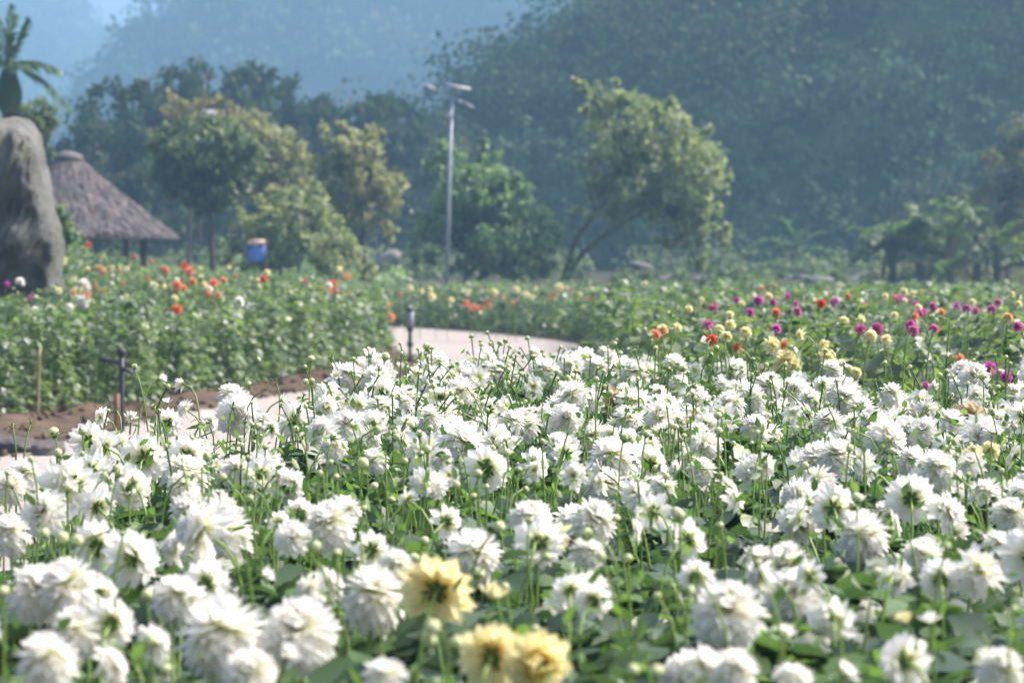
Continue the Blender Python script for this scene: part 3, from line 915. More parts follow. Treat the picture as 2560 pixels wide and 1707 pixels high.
for k, (px, py, r, lab) in enumerate([(45, 1118, .14, 'pale rounded stone at the path edge by the nearest bamboo cane'), (118, 1124, .13, 'sandy stone lying on the path edge next to the pale rounded one'), (-25, 1112, .15, 'pale stone at the path edge cut by the frame')]):
    Y = FPX * (CAMZ - .05) / (py - HY); p = at(px, py, Y)
    me = boulder_mesh(130 + k); me.materials.append(stone_pale)
    tag(link('edging_stone', me, None, (p.x, p.y, .05), (0, 0, k * 1.1), (r * 1.3, r, r * .7)), lab, 'stone', 'edging stones along the path')

# ----------------------------------------------------------------------------
# the thatched hut
# ----------------------------------------------------------------------------
def thatch_mat():
    m, nt, out = new_mat('thatch')
    p = N(nt, 'ShaderNodeBsdfPrincipled', Roughness=.9); p.inputs['Specular IOR Level'].default_value = .25
    g = N(nt, 'ShaderNodeNewGeometry'); r = N(nt, 'ShaderNodeValToRGB')
    el = r.color_ramp.elements
    el[0].color = (.045, .037, .042, 1); el[1].color = (.24, .205, .205, 1)
    nt.links.new(g.outputs['Random Per Island'], r.inputs[0]); nt.links.new(r.outputs[0], p.inputs['Base Color'])
    nt.links.new(p.outputs[0], out.inputs['Surface']); return m

def hut():
    Yh = 70.0; bx = base_at(172, Yh); root = empty('thatched_hut', bx)
    tag(root, 'open sided hut with a conical grey thatched roof on dark posts', 'hut')
    apex = at(172, 392, Yh).z - bx.z; eave = at(172, 590, Yh).z - bx.z; rad = (440 - 172) / FPX * Yh
    tm = thatch_mat()
    g = np.random.default_rng(8)
    def prof(t):   # t 0 at the apex
        r = rad * (.10 + .90 * t ** 1.02)
        z = apex - (apex - eave) * (t ** .93)
        return r, z - .10 * np.exp(-(t / .06) ** 2) * 0
    # the roof body
    tt = np.linspace(0, 1, 24); k = 64; V = [[0, 0, apex + .12]]
    for t in tt:
        r, z = prof(t); a = np.arange(k) * 2 * np.pi / k
        V += list(np.stack([r * np.cos(a), r * np.sin(a), np.full(k, z)], -1))
    V = np.array(V); n = len(tt)
    i = np.arange(n - 1)[:, None] * k + 1; j = np.arange(k)[None]; j2 = (j + 1) % k
    q = np.stack([i + j, i + k + j, i + k + j2, i + j2], -1).reshape(-1, 4)
    cap = np.stack([np.zeros(k, int), 1 + np.arange(k), 1 + (np.arange(k) + 1) % k], -1)
    roof = link('roof', mesh_np('roof', V, [q, cap], None, True, [tm]), root)
    # thatch straw laid down the slope
    m = 15000
    t = g.random(m) ** .55 * .97; a = g.uniform(0, 2 * np.pi, m)
    r, z = prof(t); r2, z2 = prof(np.minimum(t + .08, 1.03))
    P = np.stack([r * np.cos(a), r * np.sin(a), z + .01 + .05 * g.random(m)], -1)
    Q = np.stack([r2 * np.cos(a + g.normal(size=m) * .02), r2 * np.sin(a), z2 + .02 * g.random(m)], -1)
    d = Q - P; nn = np.stack([np.cos(a) * .7, np.sin(a) * .7, np.full(m, .7)], -1) + g.normal(size=(m, 3)) * .35
    L_ = np.minimum(g.uniform(.35, .75, m), .06 + (1.03 - t) * 3.4)
    v, f = scatter(CARD_V, CARD_F, P, frames(d, nn), np.stack([L_, g.uniform(.03, .09, m), L_], -1))
    tag(link('straw', mesh_np('straw', v, f, None, False, [tm]), roof), kind='stuff')
    b = Buf(); b.tube(np.array([[0, 0, apex - .12], [0, 0, apex + .05], [0, 0, apex + .16]]), [.48, .40, .12], 16)
    link('ridge_cap', b.mesh('ridge_cap', [tm], True), roof)
    b = Buf(); aa = np.linspace(0, 2 * np.pi, 33)
    b.tube(np.stack([rad * .78 * np.cos(aa), rad * .78 * np.sin(aa), np.full(33, eave + .35)], -1), .07, 6, False)
    link('ring_beam', b.mesh('ring_beam', [M['wood']]), root)
    for a in (-20, 35, 90, 145, 200, 250, 292, 322):
        b = Buf(); x, y = rad * .78 * math.cos(R(a)), rad * .78 * math.sin(R(a))
        b.tube(np.array([[x, y, -.1], [x, y, 1.2], [x, y, eave + .4]]), [.085, .075, .075], 9)
        link('post', b.mesh('post', [M['wood']], True), root)
hut()
# fern-like bush between rock and hut
bR = base_at(150, 50)
L = lambda px, py, r, rz=None, dy=0: lob(px, py, r, rz, dy, 50, bR)
tree('leafy_sapling', 'bright green sapling tip against the thatched roof beside the rock', bR, [L(152, 528, .2, .12), L(165, 545, .18, .14), L(170, 575, .2, .2), L(185, 610, .25, .25)],
     LM['green'], .09, 22, 40, trunk_r=.02, cat='sapling', seed=31)

# ----------------------------------------------------------------------------
# lamps, sign, posts
# ----------------------------------------------------------------------------
galv = plain('galvanised_steel', (.42, .45, .52), .45, .3, noise=.15, scale=3)
panel_m = plain('solar_panel_face', (.34, .32, .36), .5, .0, noise=.1, scale=2, spec=.3)
frame_m = plain('aluminium', (.42, .42, .46), .5, .3)
dark_m = plain('dark_plastic', (.035, .04, .05), .5)

def solar_lamp(name, label, base, h, r, panels, arm, lean=0.0):
    root = empty(name, base); tag(root, label, 'street lamp', 'solar street lamps')
    b = Buf(); b.tube(np.array([[0, 0, -.1], [lean * .5, 0, h * .5], [lean, 0, h]]), [r * 1.25, r, r * .8], 12)
    pole = link('pole', b.mesh('pole', [galv], True), root)
    b = Buf(); b.box((0, 0, .03), (.36, .36, .05)); link('base_plate', b.mesh('base_plate', [galv]), root)
    for (x, z, w, d, t, ry, rx) in panels:
        rm = rotm((rx, ry, 0))
        b = Buf(); b.box((x, 0, z), (w, d, t), rm); p = link('solar_panel', b.mesh('solar_panel', [frame_m]), root)
        off = rm @ np.array([0, 0, t / 2 + .006])
        b = Buf(); b.box((x + off[0], off[1], z + off[2]), (w - .06, d - .06, .008), rm)
        link('cell_face', b.mesh('cell_face', [panel_m]), p)
        b = Buf(); b.tube(np.array([[lean, 0, h - .05], [x, 0, z - .03]]), [.03, .03], 6); link('bracket', b.mesh('bracket', [galv]), root)
    x0, z0, x1, z1 = arm
    b = Buf(); b.tube(np.array([[x0, 0, z0], [(x0 + x1) / 2, 0, (z0 + z1) / 2 + .02], [x1, 0, z1]]), .04, 8); link('arm', b.mesh('arm', [galv], True), root)
    dx, dz = (x1 - x0), (z1 - z0); ang = -math.atan2(dz, dx)
    b = Buf(); b.box((x1 + .12 * math.copysign(1, dx), 0, z1 - .04), (.42, .22, .09), rotm((0, ang, 0))); lh = link('lamp_head', b.mesh('lamp_head', [frame_m]), root)
    b = Buf(); b.box((x1 + .12 * math.copysign(1, dx), 0, z1 - .093), (.34, .16, .012), rotm((0, ang, 0))); link('lens', b.mesh('lens', [panel_m]), lh)
    b = Buf(); b.box((-.1 + lean, -.02, h - .75), (.16, .18, .3)); link('control_box', b.mesh('control_box', [frame_m]), root)
    return root

Yl = 77.0; s = Yl / FPX
bl_ = base_at(1115, Yl); h = at(1130, 235, Yl).z - bl_.z; lean = (1130 - 1115) * s
solar_lamp('solar_street_lamp', 'tall grey solar street lamp with a pale tilted panel, beside the green tree', bl_, h, .058,
           [((1146 - 1115) * s, at(0, 219, Yl).z - bl_.z, 60 * s * 1.02, .40, .03, .17, .22), ((1073 - 1115) * s, at(0, 217, Yl).z - bl_.z, .34, .3, .03, .42, .2)],
           (lean, at(0, 246, Yl).z - bl_.z, (1160 - 1115) * s, at(0, 261, Yl).z - bl_.z), lean)
Yl = 104.0; s = Yl / FPX
bl_ = base_at(528, Yl); h = at(528, 292, Yl).z - bl_.z
solar_lamp('solar_street_lamp', 'distant solar street lamp panel showing above the rusty orange tree', bl_, h, .06,
           [(0, at(0, 285, Yl).z - bl_.z, 70 * s, .6, .05, .05, .55)], (0, h - .3, .5, h - .45))
b = Buf(); Yl = 110.0; bu = base_at(500, Yl); hu = at(500, 180, Yl).z - bu.z
b.tube(np.array([[0, 0, -.1], [.1, 0, hu * .6], [.28, 0, hu]]), [.06, .05, .03], 8)
rt = empty('utility_mast', bu); tag(rt, 'thin rusty mast poking above the trees near the distant solar panel', 'mast')
link('pole', b.mesh('pole', [plain('rusty_steel', (.22, .13, .10), .8, noise=.3)], True), rt)
b = Buf(); b.box((.38, 0, hu), (.5, .05, .05)); link('cross_arm', b.mesh('cross_arm', [M['wood']]), rt)

# the blue sign
Ys = 62.0; s = Ys / FPX; bs = base_at(642, Ys)
root = empty('blue_sign', bs); tag(root, 'small blue notice board with a pinkish top, standing among the flowers', 'sign')
z0, z1, z2 = (at(0, y, Ys).z - bs.z for y in (655, 613, 599))
w = 44 * s
blue = plain('blue_paint', (.035, .13, .52), .5, noise=.08, scale=6)
white_paint = plain('faded_print', (.14, .30, .62), .5)
b = Buf(); b.box((0, 0, (z0 + z1) / 2), (w, .03, z1 - z0)); bd = link('board', b.mesh('board', [blue]), root)
for k in range(6):
    b = Buf(); zz = z1 - .10 - k * (z1 - z0 - .14) / 5.5; ww = w * (.72, .8, .66, .78, .74, .6)[k]
    b.box((-.01 * (k % 3), -.0175, zz), (ww, .004, .022)); link('text_line', b.mesh('text_line', [white_paint]), bd)
b = Buf(); b.box((0, -.02, (z1 + z2) / 2 + .005), (w * .98, .09, z2 - z1 - .01), rotm((-.25, 0, 0))); link('top_panel', b.mesh('top_panel', [plain('pale_board', (.62, .47, .36), .7, noise=.2)]), root)
for sx in (1,):
    b = Buf(); b.box((sx * (w / 2 + .025), .01, z2 / 2), (.04, .05, z2)); link('post', b.mesh('post', [M['wood']]), root)

# the garden light at the path corner
def garden_light():
    Y = 37.2; bs = at(1025, 910, Y); root = empty('garden_light', (bs.x, Y, .02))
    tag(root, 'slim dark garden light post with banded stem at the path corner', 'garden light')
    s = Y / FPX
    for (a, c, r, m, nm) in [(910, 868, .028, M['wood'], 'stem'), (868, 856, .05, dark_m, 'collar'), (856, 832, .03, M['wood'], 'stem'), (832, 820, .048, dark_m, 'collar'), (820, 779, .062, plain('grey_enamel', (.30, .30, .35), .5), 'lamp_body')]:
        b = Buf(); z0, z1 = (910 - a) * s - (.05 if a == 910 else 0), (910 - c) * s
        b.tube(np.array([[0, 0, z0], [0, 0, (z0 + z1) / 2], [0, 0, z1 - .002]]), [r, r * (1.02 if nm != 'lamp_body' else .95), r], 14)
        link(nm, b.mesh(nm, [m], True), root)
    b = Buf(); z = (910 - 779) * s; b.tube(np.array([[0, 0, z], [0, 0, z + .03], [0, 0, z + .05]]), [.075, .07, .02], 14); link('cap', b.mesh('cap', [dark_m]), root)
garden_light()

def standpipe():
    Y = 22.5; p = at(303, 1050, Y); root = empty('standpipe', (p.x, Y, .08)); s = Y / FPX
    tag(root, 'dark water standpipe with side taps in front of the leafy bed', 'standpipe')
    bp = plain('blue_grey_pipe', (.055, .06, .08), .5, noise=.2); tp = plain('terracotta_pipe', (.24, .13, .10), .8)
    top = (1050 - 880) * s
    b = Buf(); b.tube(np.array([[0, 0, -.2], [0, 0, top * .5], [0, 0, top]]), .026, 10); link('pipe', b.mesh('pipe', [bp], True), root)
    b = Buf(); b.tube(np.array([[-.04, -.03, -.2], [-.04, -.03, top * .2], [-.04, -.03, top * .44]]), .03, 10); link('sleeve', b.mesh('sleeve', [tp], True), root)
    b = Buf(); b.tube(np.array([[0, 0, top], [0, 0, top + .05], [0, 0, top + .07]]), [.04, .045, .02], 10); link('cap', b.mesh('cap', [dark_m], True), root)
    b = Buf(); b.tube(np.array([[0, 0, top * .88], [-.12, 0, top * .93], [-.2, 0, top * .95]]), .024, 8); link('tap', b.mesh('tap', [bp], True), root)
    b = Buf(); b.tube(np.array([[0, 0, top * .82], [.06, -.03, top * .78], [.11, -.04, top * .74]]), .024, 8); link('tap', b.mesh('tap', [bp], True), root)
standpipe()
cane = plain('bamboo_cane', (.40, .31, .20), .7, noise=.35, scale=12)
for k, (px, y0, y1, Y, lean, lab) in enumerate([
        (92, 1050, 872, 23.6, .03, 'bamboo cane leaning in front of the leafy bed nearest the standing rock'), (660, 880, 800, 31.5, .0, 'short bamboo cane in the leafy bed below the blue sign'),
        (331, 960, 842, 26.5, .01, 'thin bamboo cane just right of the standpipe'), (20, 840, 790, 26, .02, 'short bamboo cane among leaves below the standing rock'),
        (248, 700, 648, 41, 0, 'bamboo cane among the cream blooms below the hut')]):
    p0 = at(px, y0, Y); p1 = at(px, y1, Y)
    root = empty('bamboo_cane', (p0.x, Y, max(0.02, p0.z) - .05)); tag(root, lab, 'cane', 'bamboo canes in the flower bed')
    hh = p1.z - root.location.z
    b = Buf(); zs = np.linspace(0, hh, 9); rr_ = np.where(np.arange(9) % 2 == 0, .0145, .0125)
    b.tube(np.stack([zs * lean, 0 * zs, zs], -1), rr_, 8); link('cane', b.mesh('cane', [cane if px != 1258 else plain('pale_cane', (.72, .63, .50), .7, noise=.2, scale=12)], True), root)

# ----------------------------------------------------------------------------
# dahlia blooms
# ----------------------------------------------------------------------------
def petals(n, e0, e1, r0, l0, l1, w0, w1, bend0, bend1, g, cols=5, rows=5, cup=.35, jit=1.0, rise=.12, phyl=True):
    """n petals from the outermost to the heart; angles in degrees above the bloom's plane"""
    i = np.arange(n); t = i / max(1, n - 1)
    ang = i * 2.39996 + g.normal(size=n) * .10 * jit
    el = R(1) * (e0 + (e1 - e0) * t ** .9 + g.normal(size=n) * 7 * jit)
    Ln = (l0 + (l1 - l0) * t) * (1 + g.normal(size=n) * .08 * jit)
    W = (w0 + (w1 - w0) * t) * (1 + g.normal(size=n) * .12 * jit)
    bend = R(1) * (bend0 + (bend1 - bend0) * t + g.normal(size=n) * 14 * jit)
    tw = g.normal(size=n) * .22 * jit
    u = np.linspace(0, 1, rows); v = np.linspace(-1, 1, cols)
    prof = np.interp(u, [0, .25, .55, .8, 1], [.30, .78, 1.0, .80, .34])
    if cols == 5: tipo = np.array([-.10, .0, -.07, .0, -.10])
    else: tipo = np.array([-.10, 0.0, -.10])
    rho = np.stack([np.cos(ang), np.sin(ang), 0 * ang], -1); tau = np.stack([-np.sin(ang), np.cos(ang), 0 * ang], -1)
    ax = np.array([0, 0, 1.0])
    V = np.zeros((n, rows, cols, 3)); pt = np.zeros((n, rows, cols)); 
    cur = rho * (r0 * (1 - t))[:, None] + ax * (rise * t)[:, None]
    prev = 0
    for a in range(rows):
        du = u[a] - prev; prev = u[a]
        th = el + bend * u[a]
        dirv = rho * np.cos(th)[:, None] + ax * np.sin(th)[:, None]
        nrm = -rho * np.sin(th)[:, None] + ax * np.cos(th)[:, None]
        cur = cur + dirv * (Ln * du)[:, None]
        side = tau * np.cos(tw * u[a])[:, None] + nrm * np.sin(tw * u[a])[:, None]
        for b in range(cols):
            tip = tipo[b] if a == rows - 1 else 0
            V[:, a, b] = cur + side * (W * prof[a] * v[b])[:, None] + nrm * (cup * W * v[b] ** 2 * (1 - .5 * u[a]))[:, None] + dirv * (Ln * tip)[:, None]
            pt[:, a, b] = u[a]
    base = (np.arange(n) * rows * cols)[:, None, None]
    a = np.arange(rows - 1)[:, None] * cols; b = np.arange(cols - 1)[None]
    q = np.stack([a + b, a + b + 1, a + cols + b + 1, a + cols + b], -1).reshape(-1, 4)
    F = (np.arange(n) * rows * cols)[:, None, None] + q[None]
    return V.reshape(-1, 3), F.reshape(-1, 4), pt.ravel(), np.repeat(t, rows * cols)

def bloom_arrays(kind, seed, low=False):
    g = np.random.default_rng(seed)
    c, r = (3, 4) if low else (5, 5)
    k = .62 if low else 1.0
    if kind == 'full':      # layered flat bloom
        return petals(int(92 * k), -30 + g.normal() * 6, 84, .10, .98, .42, .205 / k ** .4, .12, -20, 36, g, c, r, jit=.65)
    if kind == 'ball':      # mop of reflexed petals
        return petals(int(165 * k), -78 + g.normal() * 6, 86, .22, .98, .44, .18 / k ** .4, .115, -26, 40, g, c, r, rise=.28, jit=.6)
    if kind == 'semi':      # open bloom, few broad petals
        return petals(int(22 * (1 if not low else .9)), -8, 26, .12, .98, .62, .25, .19, -12, 6, g, c, r, cup=.3, rise=.05, jit=.7)
    if kind == 'half':      # half opened cup
        return petals(int(40 * k), 28, 84, .10, 1.25, .75, .20, .12, 8, 14, g, c, r, rise=.18)
    if kind == 'droop':     # overblown, petals hanging
        return petals(int(60 * k), -55, 60, .12, 1.05, .5, .22, .12, -45, 20, g, c, r, rise=.15, jit=1.6)

BLOOM = {}
def bloom_mesh(kind, seed, col):
    key = (kind, seed, col)
    if key not in BLOOM:
        v, f, pt, ct = bloom_arrays(kind, seed * 7 + len(kind))
        if kind != 'half': v = v / np.percentile(np.hypot(v[:, 0], v[:, 1]), 98.5)
        BLOOM[key] = mesh_np(kind + '_petals', v, [f], {'pt': pt, 'ct': ct}, True, [M[col]])
    return BLOOM[key]

def calyx_arrays(seed):
    """cup and leafy bracts behind a bloom; unit = bloom radius"""
    g = np.random.default_rng(seed)
    b = Buf()
    zz = np.array([-.17, -.14, -.08, -.02]); b.tube(np.stack([0 * zz, 0 * zz, zz], -1), [.05, .12, .17, .14], 10)
    n = 7; a = np.arange(n) * 2 * np.pi / n + g.normal(size=n) * .12
    P = np.stack([.12 * np.cos(a), .12 * np.sin(a), np.full(n, -.10)], -1)
    d = np.stack([np.cos(a), np.sin(a), g.uniform(-.75, .1, n)], -1)
    Rm = frames(d, np.tile([0, 0, -1.0], (n, 1)) + .2 * unit(n, g))
    v, f = scatter(LEAF_V, LEAF_F, P, Rm, np.stack([g.uniform(.24, .42, n), g.uniform(.14, .22, n), np.full(n, .5)], -1))
    b.add(v, f)
    return b
CALYX = [calyx_arrays(300 + k).mesh('calyx', [M['calyx']], True) for k in range(4)]

def disc_mesh():
    g = np.random.default_rng(9); b = Buf(); n = 60
    i = np.arange(n); r = .17 * np.sqrt(i / n); a = i * 2.39996
    P = np.stack([r * np.cos(a), r * np.sin(a), .10 - r * r * 2], -1)
    v, f = scatter(np.array([[0, -.02, 0], [0, .02, 0], [.06, .012, 0.0], [.06, -.012, 0]]), [np.array([[0, 1, 2, 3]])], P, frames(np.tile([0, 0, 1.0], (n, 1)) + .3 * unit(n, g), unit(n, g)), np.ones(n))
    zz = np.array([.0, .05, .09]); b.tube(np.stack([0 * zz, 0 * zz, zz], -1), [.16, .15, .06], 10)
    b.add(v, f); return b.mesh('disc', [M['disc']])
DISC = disc_mesh()

def bud_arrays(seed, nu=14, nvv=9):
    """closed bud: overlapping petals wrapped on a ball; unit = bud radius"""
    g = np.random.default_rng(seed)
    th = np.linspace(0, np.pi, nvv); ph = np.arange(nu) * 2 * np.pi / nu
    T, Pp = np.meshgrid(th, ph, indexing='ij')
    r = 1 + .05 * np.cos(7 * Pp + 2.2 * T)
    V = np.stack([r * np.sin(T) * np.cos(Pp), r * np.sin(T) * np.sin(Pp), .92 * np.cos(T) + .9], -1).reshape(-1, 3)
    i = np.arange(nvv - 1)[:, None] * nu; j = np.arange(nu)[None]; j2 = (j + 1) % nu
    q = np.stack([i + j, i + nu + j, i + nu + j2, i + j2], -1).reshape(-1, 4)
    return V, q, 1 - T.ravel() / np.pi

def bud_bracts(seed, small=False):
    g = np.random.default_rng(seed); b = Buf()
    zz = np.array([-.25, 0, .3]); b.tube(np.stack([0 * zz, 0 * zz, zz], -1), [.16, .45, .6], 8)
    n = 6; a = np.arange(n) * 2 * np.pi / n + g.normal(size=n) * .15
    P = np.stack([.5 * np.cos(a), .5 * np.sin(a), np.full(n, .15)], -1)
    e = g.uniform(-.3, 1.3, n)
    d = np.stack([np.cos(a) * np.cos(e), np.sin(a) * np.cos(e), np.sin(e)], -1)
    nn = np.stack([-np.cos(a) * np.sin(e), -np.sin(a) * np.sin(e), np.cos(e)], -1)
    v, f = scatter(LEAF_V, LEAF_F, P, frames(d, nn), np.stack([g.uniform(1.1, 2.1, n), g.uniform(.45, .7, n), np.full(n, 1.6)], -1))
    b.add(v, f); return b
BUD = []
for k in range(4):
    v, q, pt = bud_arrays(400 + k)
    BUD.append(mesh_np('bud', v, [q], {'pt': pt, 'ct': 0 * pt}, True, [M['bud']]))
BRACT = [bud_bracts(500 + k).mesh('bracts', [M['calyx']]) for k in range(5)]

LEAVES = []
for k in range(5):
    g = np.random.default_rng(600 + k)
    v = TOOTH_V.copy(); v[:, 1] *= g.uniform(.85, 1.15); v[:, 2] += .10 * np.sin(v[:, 0] * 5 + k) * g.uniform(.3, 1) - g.uniform(0, .25) * v[:, 0] ** 2
    LEAVES.append(mesh_np('leaf', v, TOOTH_F, None, True, [M['leaf']]))

def stem_curve(base, head, axis, n=11):
    base = np.array(base, float); head = np.array(head, float); axis = np.array(axis, float)
    h = head[2] - base[2]
    k = min(.16, .3 * h)
    return bez(base, base + np.array([0, 0, .62 * h]), head - axis * k + np.array([0, 0, -.02]), head, n)

def stem_arrays(pts, r0, r1, k=6):
    b = Buf(); b.tube(pts, np.linspace(r0, r1, len(pts)), k, False); return b

def quat_axis(axis, spin):
    return Vector(axis).to_track_quat('Z', 'Y') @ Quaternion((0, 0, 1), spin)

def put_flower(name, head, axis, radius, kind, col, g, base=None, leaves=1, hi=True, disc=False, lean=.12, group=None, cat='dahlia', floor=.02):
    """a single flowering stem: stem, petals, calyx, leaves"""
    head = np.array(head, float); axis = np.array(axis, float); axis /= np.linalg.norm(axis)
    back = head - axis * radius * .16
    if base is None:
        base = np.array([head[0] - axis[0] * .10 + g.normal() * lean * .5, head[1] - axis[1] * .10 + g.normal() * lean * .5, floor])
    root = empty(name, base); tag(root, None, cat, group)
    pts = stem_curve(base, back, axis)
    link('stem', stem_arrays(pts - base, .0050, .0034).mesh('stem', [M['stem']], True), root)
    sp = g.uniform(0, 6.28)
    qa = quat_axis(axis, sp)
    sc = radius * np.array([g.uniform(.93, 1.07), g.uniform(.93, 1.07), g.uniform(.85, 1.1)])
    fl = link('flower_head', bloom_mesh(kind, int(g.integers(0, NVAR[kind])), col), root, Vector(head - base), qa, tuple(sc))
    if hi:
        link('calyx', CALYX[int(g.integers(0, 4))], fl)
        if disc: link('disc', DISC, fl)
    for _ in range(leaves):
        t = g.uniform(.45, .85); p = pts[int(t * 10)]
        a = g.uniform(0, 6.28); d = (math.cos(a), math.sin(a), g.uniform(-.2, .5))
        m = Matrix(frames(np.array([d]), np.array([[0, 0, 1.0]]) + .4 * unit(1, g))[0].tolist()).to_quaternion()
        link('leaf', LEAVES[int(g.integers(0, 5))], root, Vector(p - base), m, g.uniform(.06, .105))
    return root

NVAR = {'full': 7, 'ball': 7, 'semi': 4, 'half': 5, 'droop': 4}

def put_bud(head, axis, radius, g, cat='dahlia bud', group=None, floor=.02, green=False, name='dahlia_bud'):
    head = np.array(head, float); axis = np.array(axis, float); axis /= np.linalg.norm(axis)
    base = np.array([head[0] + g.normal() * .05, head[1] + g.normal() * .05, floor])
    root = empty(name, base); tag(root, None, cat, group)
    pts = stem_curve(base, head - axis * radius * .2, axis)
    link('stem', stem_arrays(pts - base, .0042, .0026, 5).mesh('stem', [M['stem']], True), root)
    qa = quat_axis(axis, g.uniform(0, 6.28))
    if green:
        link('bracts', BRACT[int(g.integers(0, 5))], root, Vector(head - base), qa, radius * .8)
    else:
        bd = link('bud', BUD[int(g.integers(0, 4))], root, Vector(head - base), qa, (radius, radius, radius * g.uniform(.85, 1.15)))
        link('bracts', BRACT[int(g.integers(0, 5))], bd)
    return root

# --- where the white bed lies and how tall it is
def head_h(Y): return .93 + .02 * (np.clip(Y, 3, 15) - 4)
def depth_of(py, off=0.0):
    Y = 7.0
    for _ in range(30): Y = FPX * (CAMZ - head_h(Y) - off) / (py - HY)
    return float(Y)
WB_EDGE = [(-2.0, 2.0), (-1.55, 5.0)]
for _px, _py in [(-60, 1190), (60, 1185), (240, 1085), (420, 1065), (560, 1060), (700, 1050), (780, 985), (840, 935), (920, 905), (1060, 900), (1200, 893), (1420, 893), (1640, 900), (1880, 915), (2060, 930), (2180, 985), (2330, 960), (2480, 950), (2640, 955)]:
    _Y = depth_of(_py); WB_EDGE.append(((_px - CX) / FPX * _Y, _Y))
WB_EDGE.append((4.0, 11))
WB_POLY = WB_EDGE + [(4.0, 2.0)]
gf = np.random.default_rng(2024)
SUNV = np.array(sd)

def facing(code, g):
    j = lambda s=1.0: g.normal() * s
    if code == 'B': return (.25 + .35 * j(), 1.0, .10 + .22 * j())       # turned away to the light, calyx showing
    if code == 'C': return (.35 * j(), -1.0, .45 + .25 * j())            # toward the camera
    if code == 'U': return (.3 * j(), -.15 + .3 * j(), 1.0)
    if code == 'L': return (-1.0, .1 + .35 * j(), .35 + .25 * j())
    if code == 'R': return (1.0, .2 + .35 * j(), .35 + .25 * j())
    if code == 'D': return (.25 * j(), -.1 + .35 * j(), 1.0)             # mop head
    if code == 'N': return (.4 * j(), .9, -.45 + .2 * j())               # nodding away
    return (0, 0, 1)

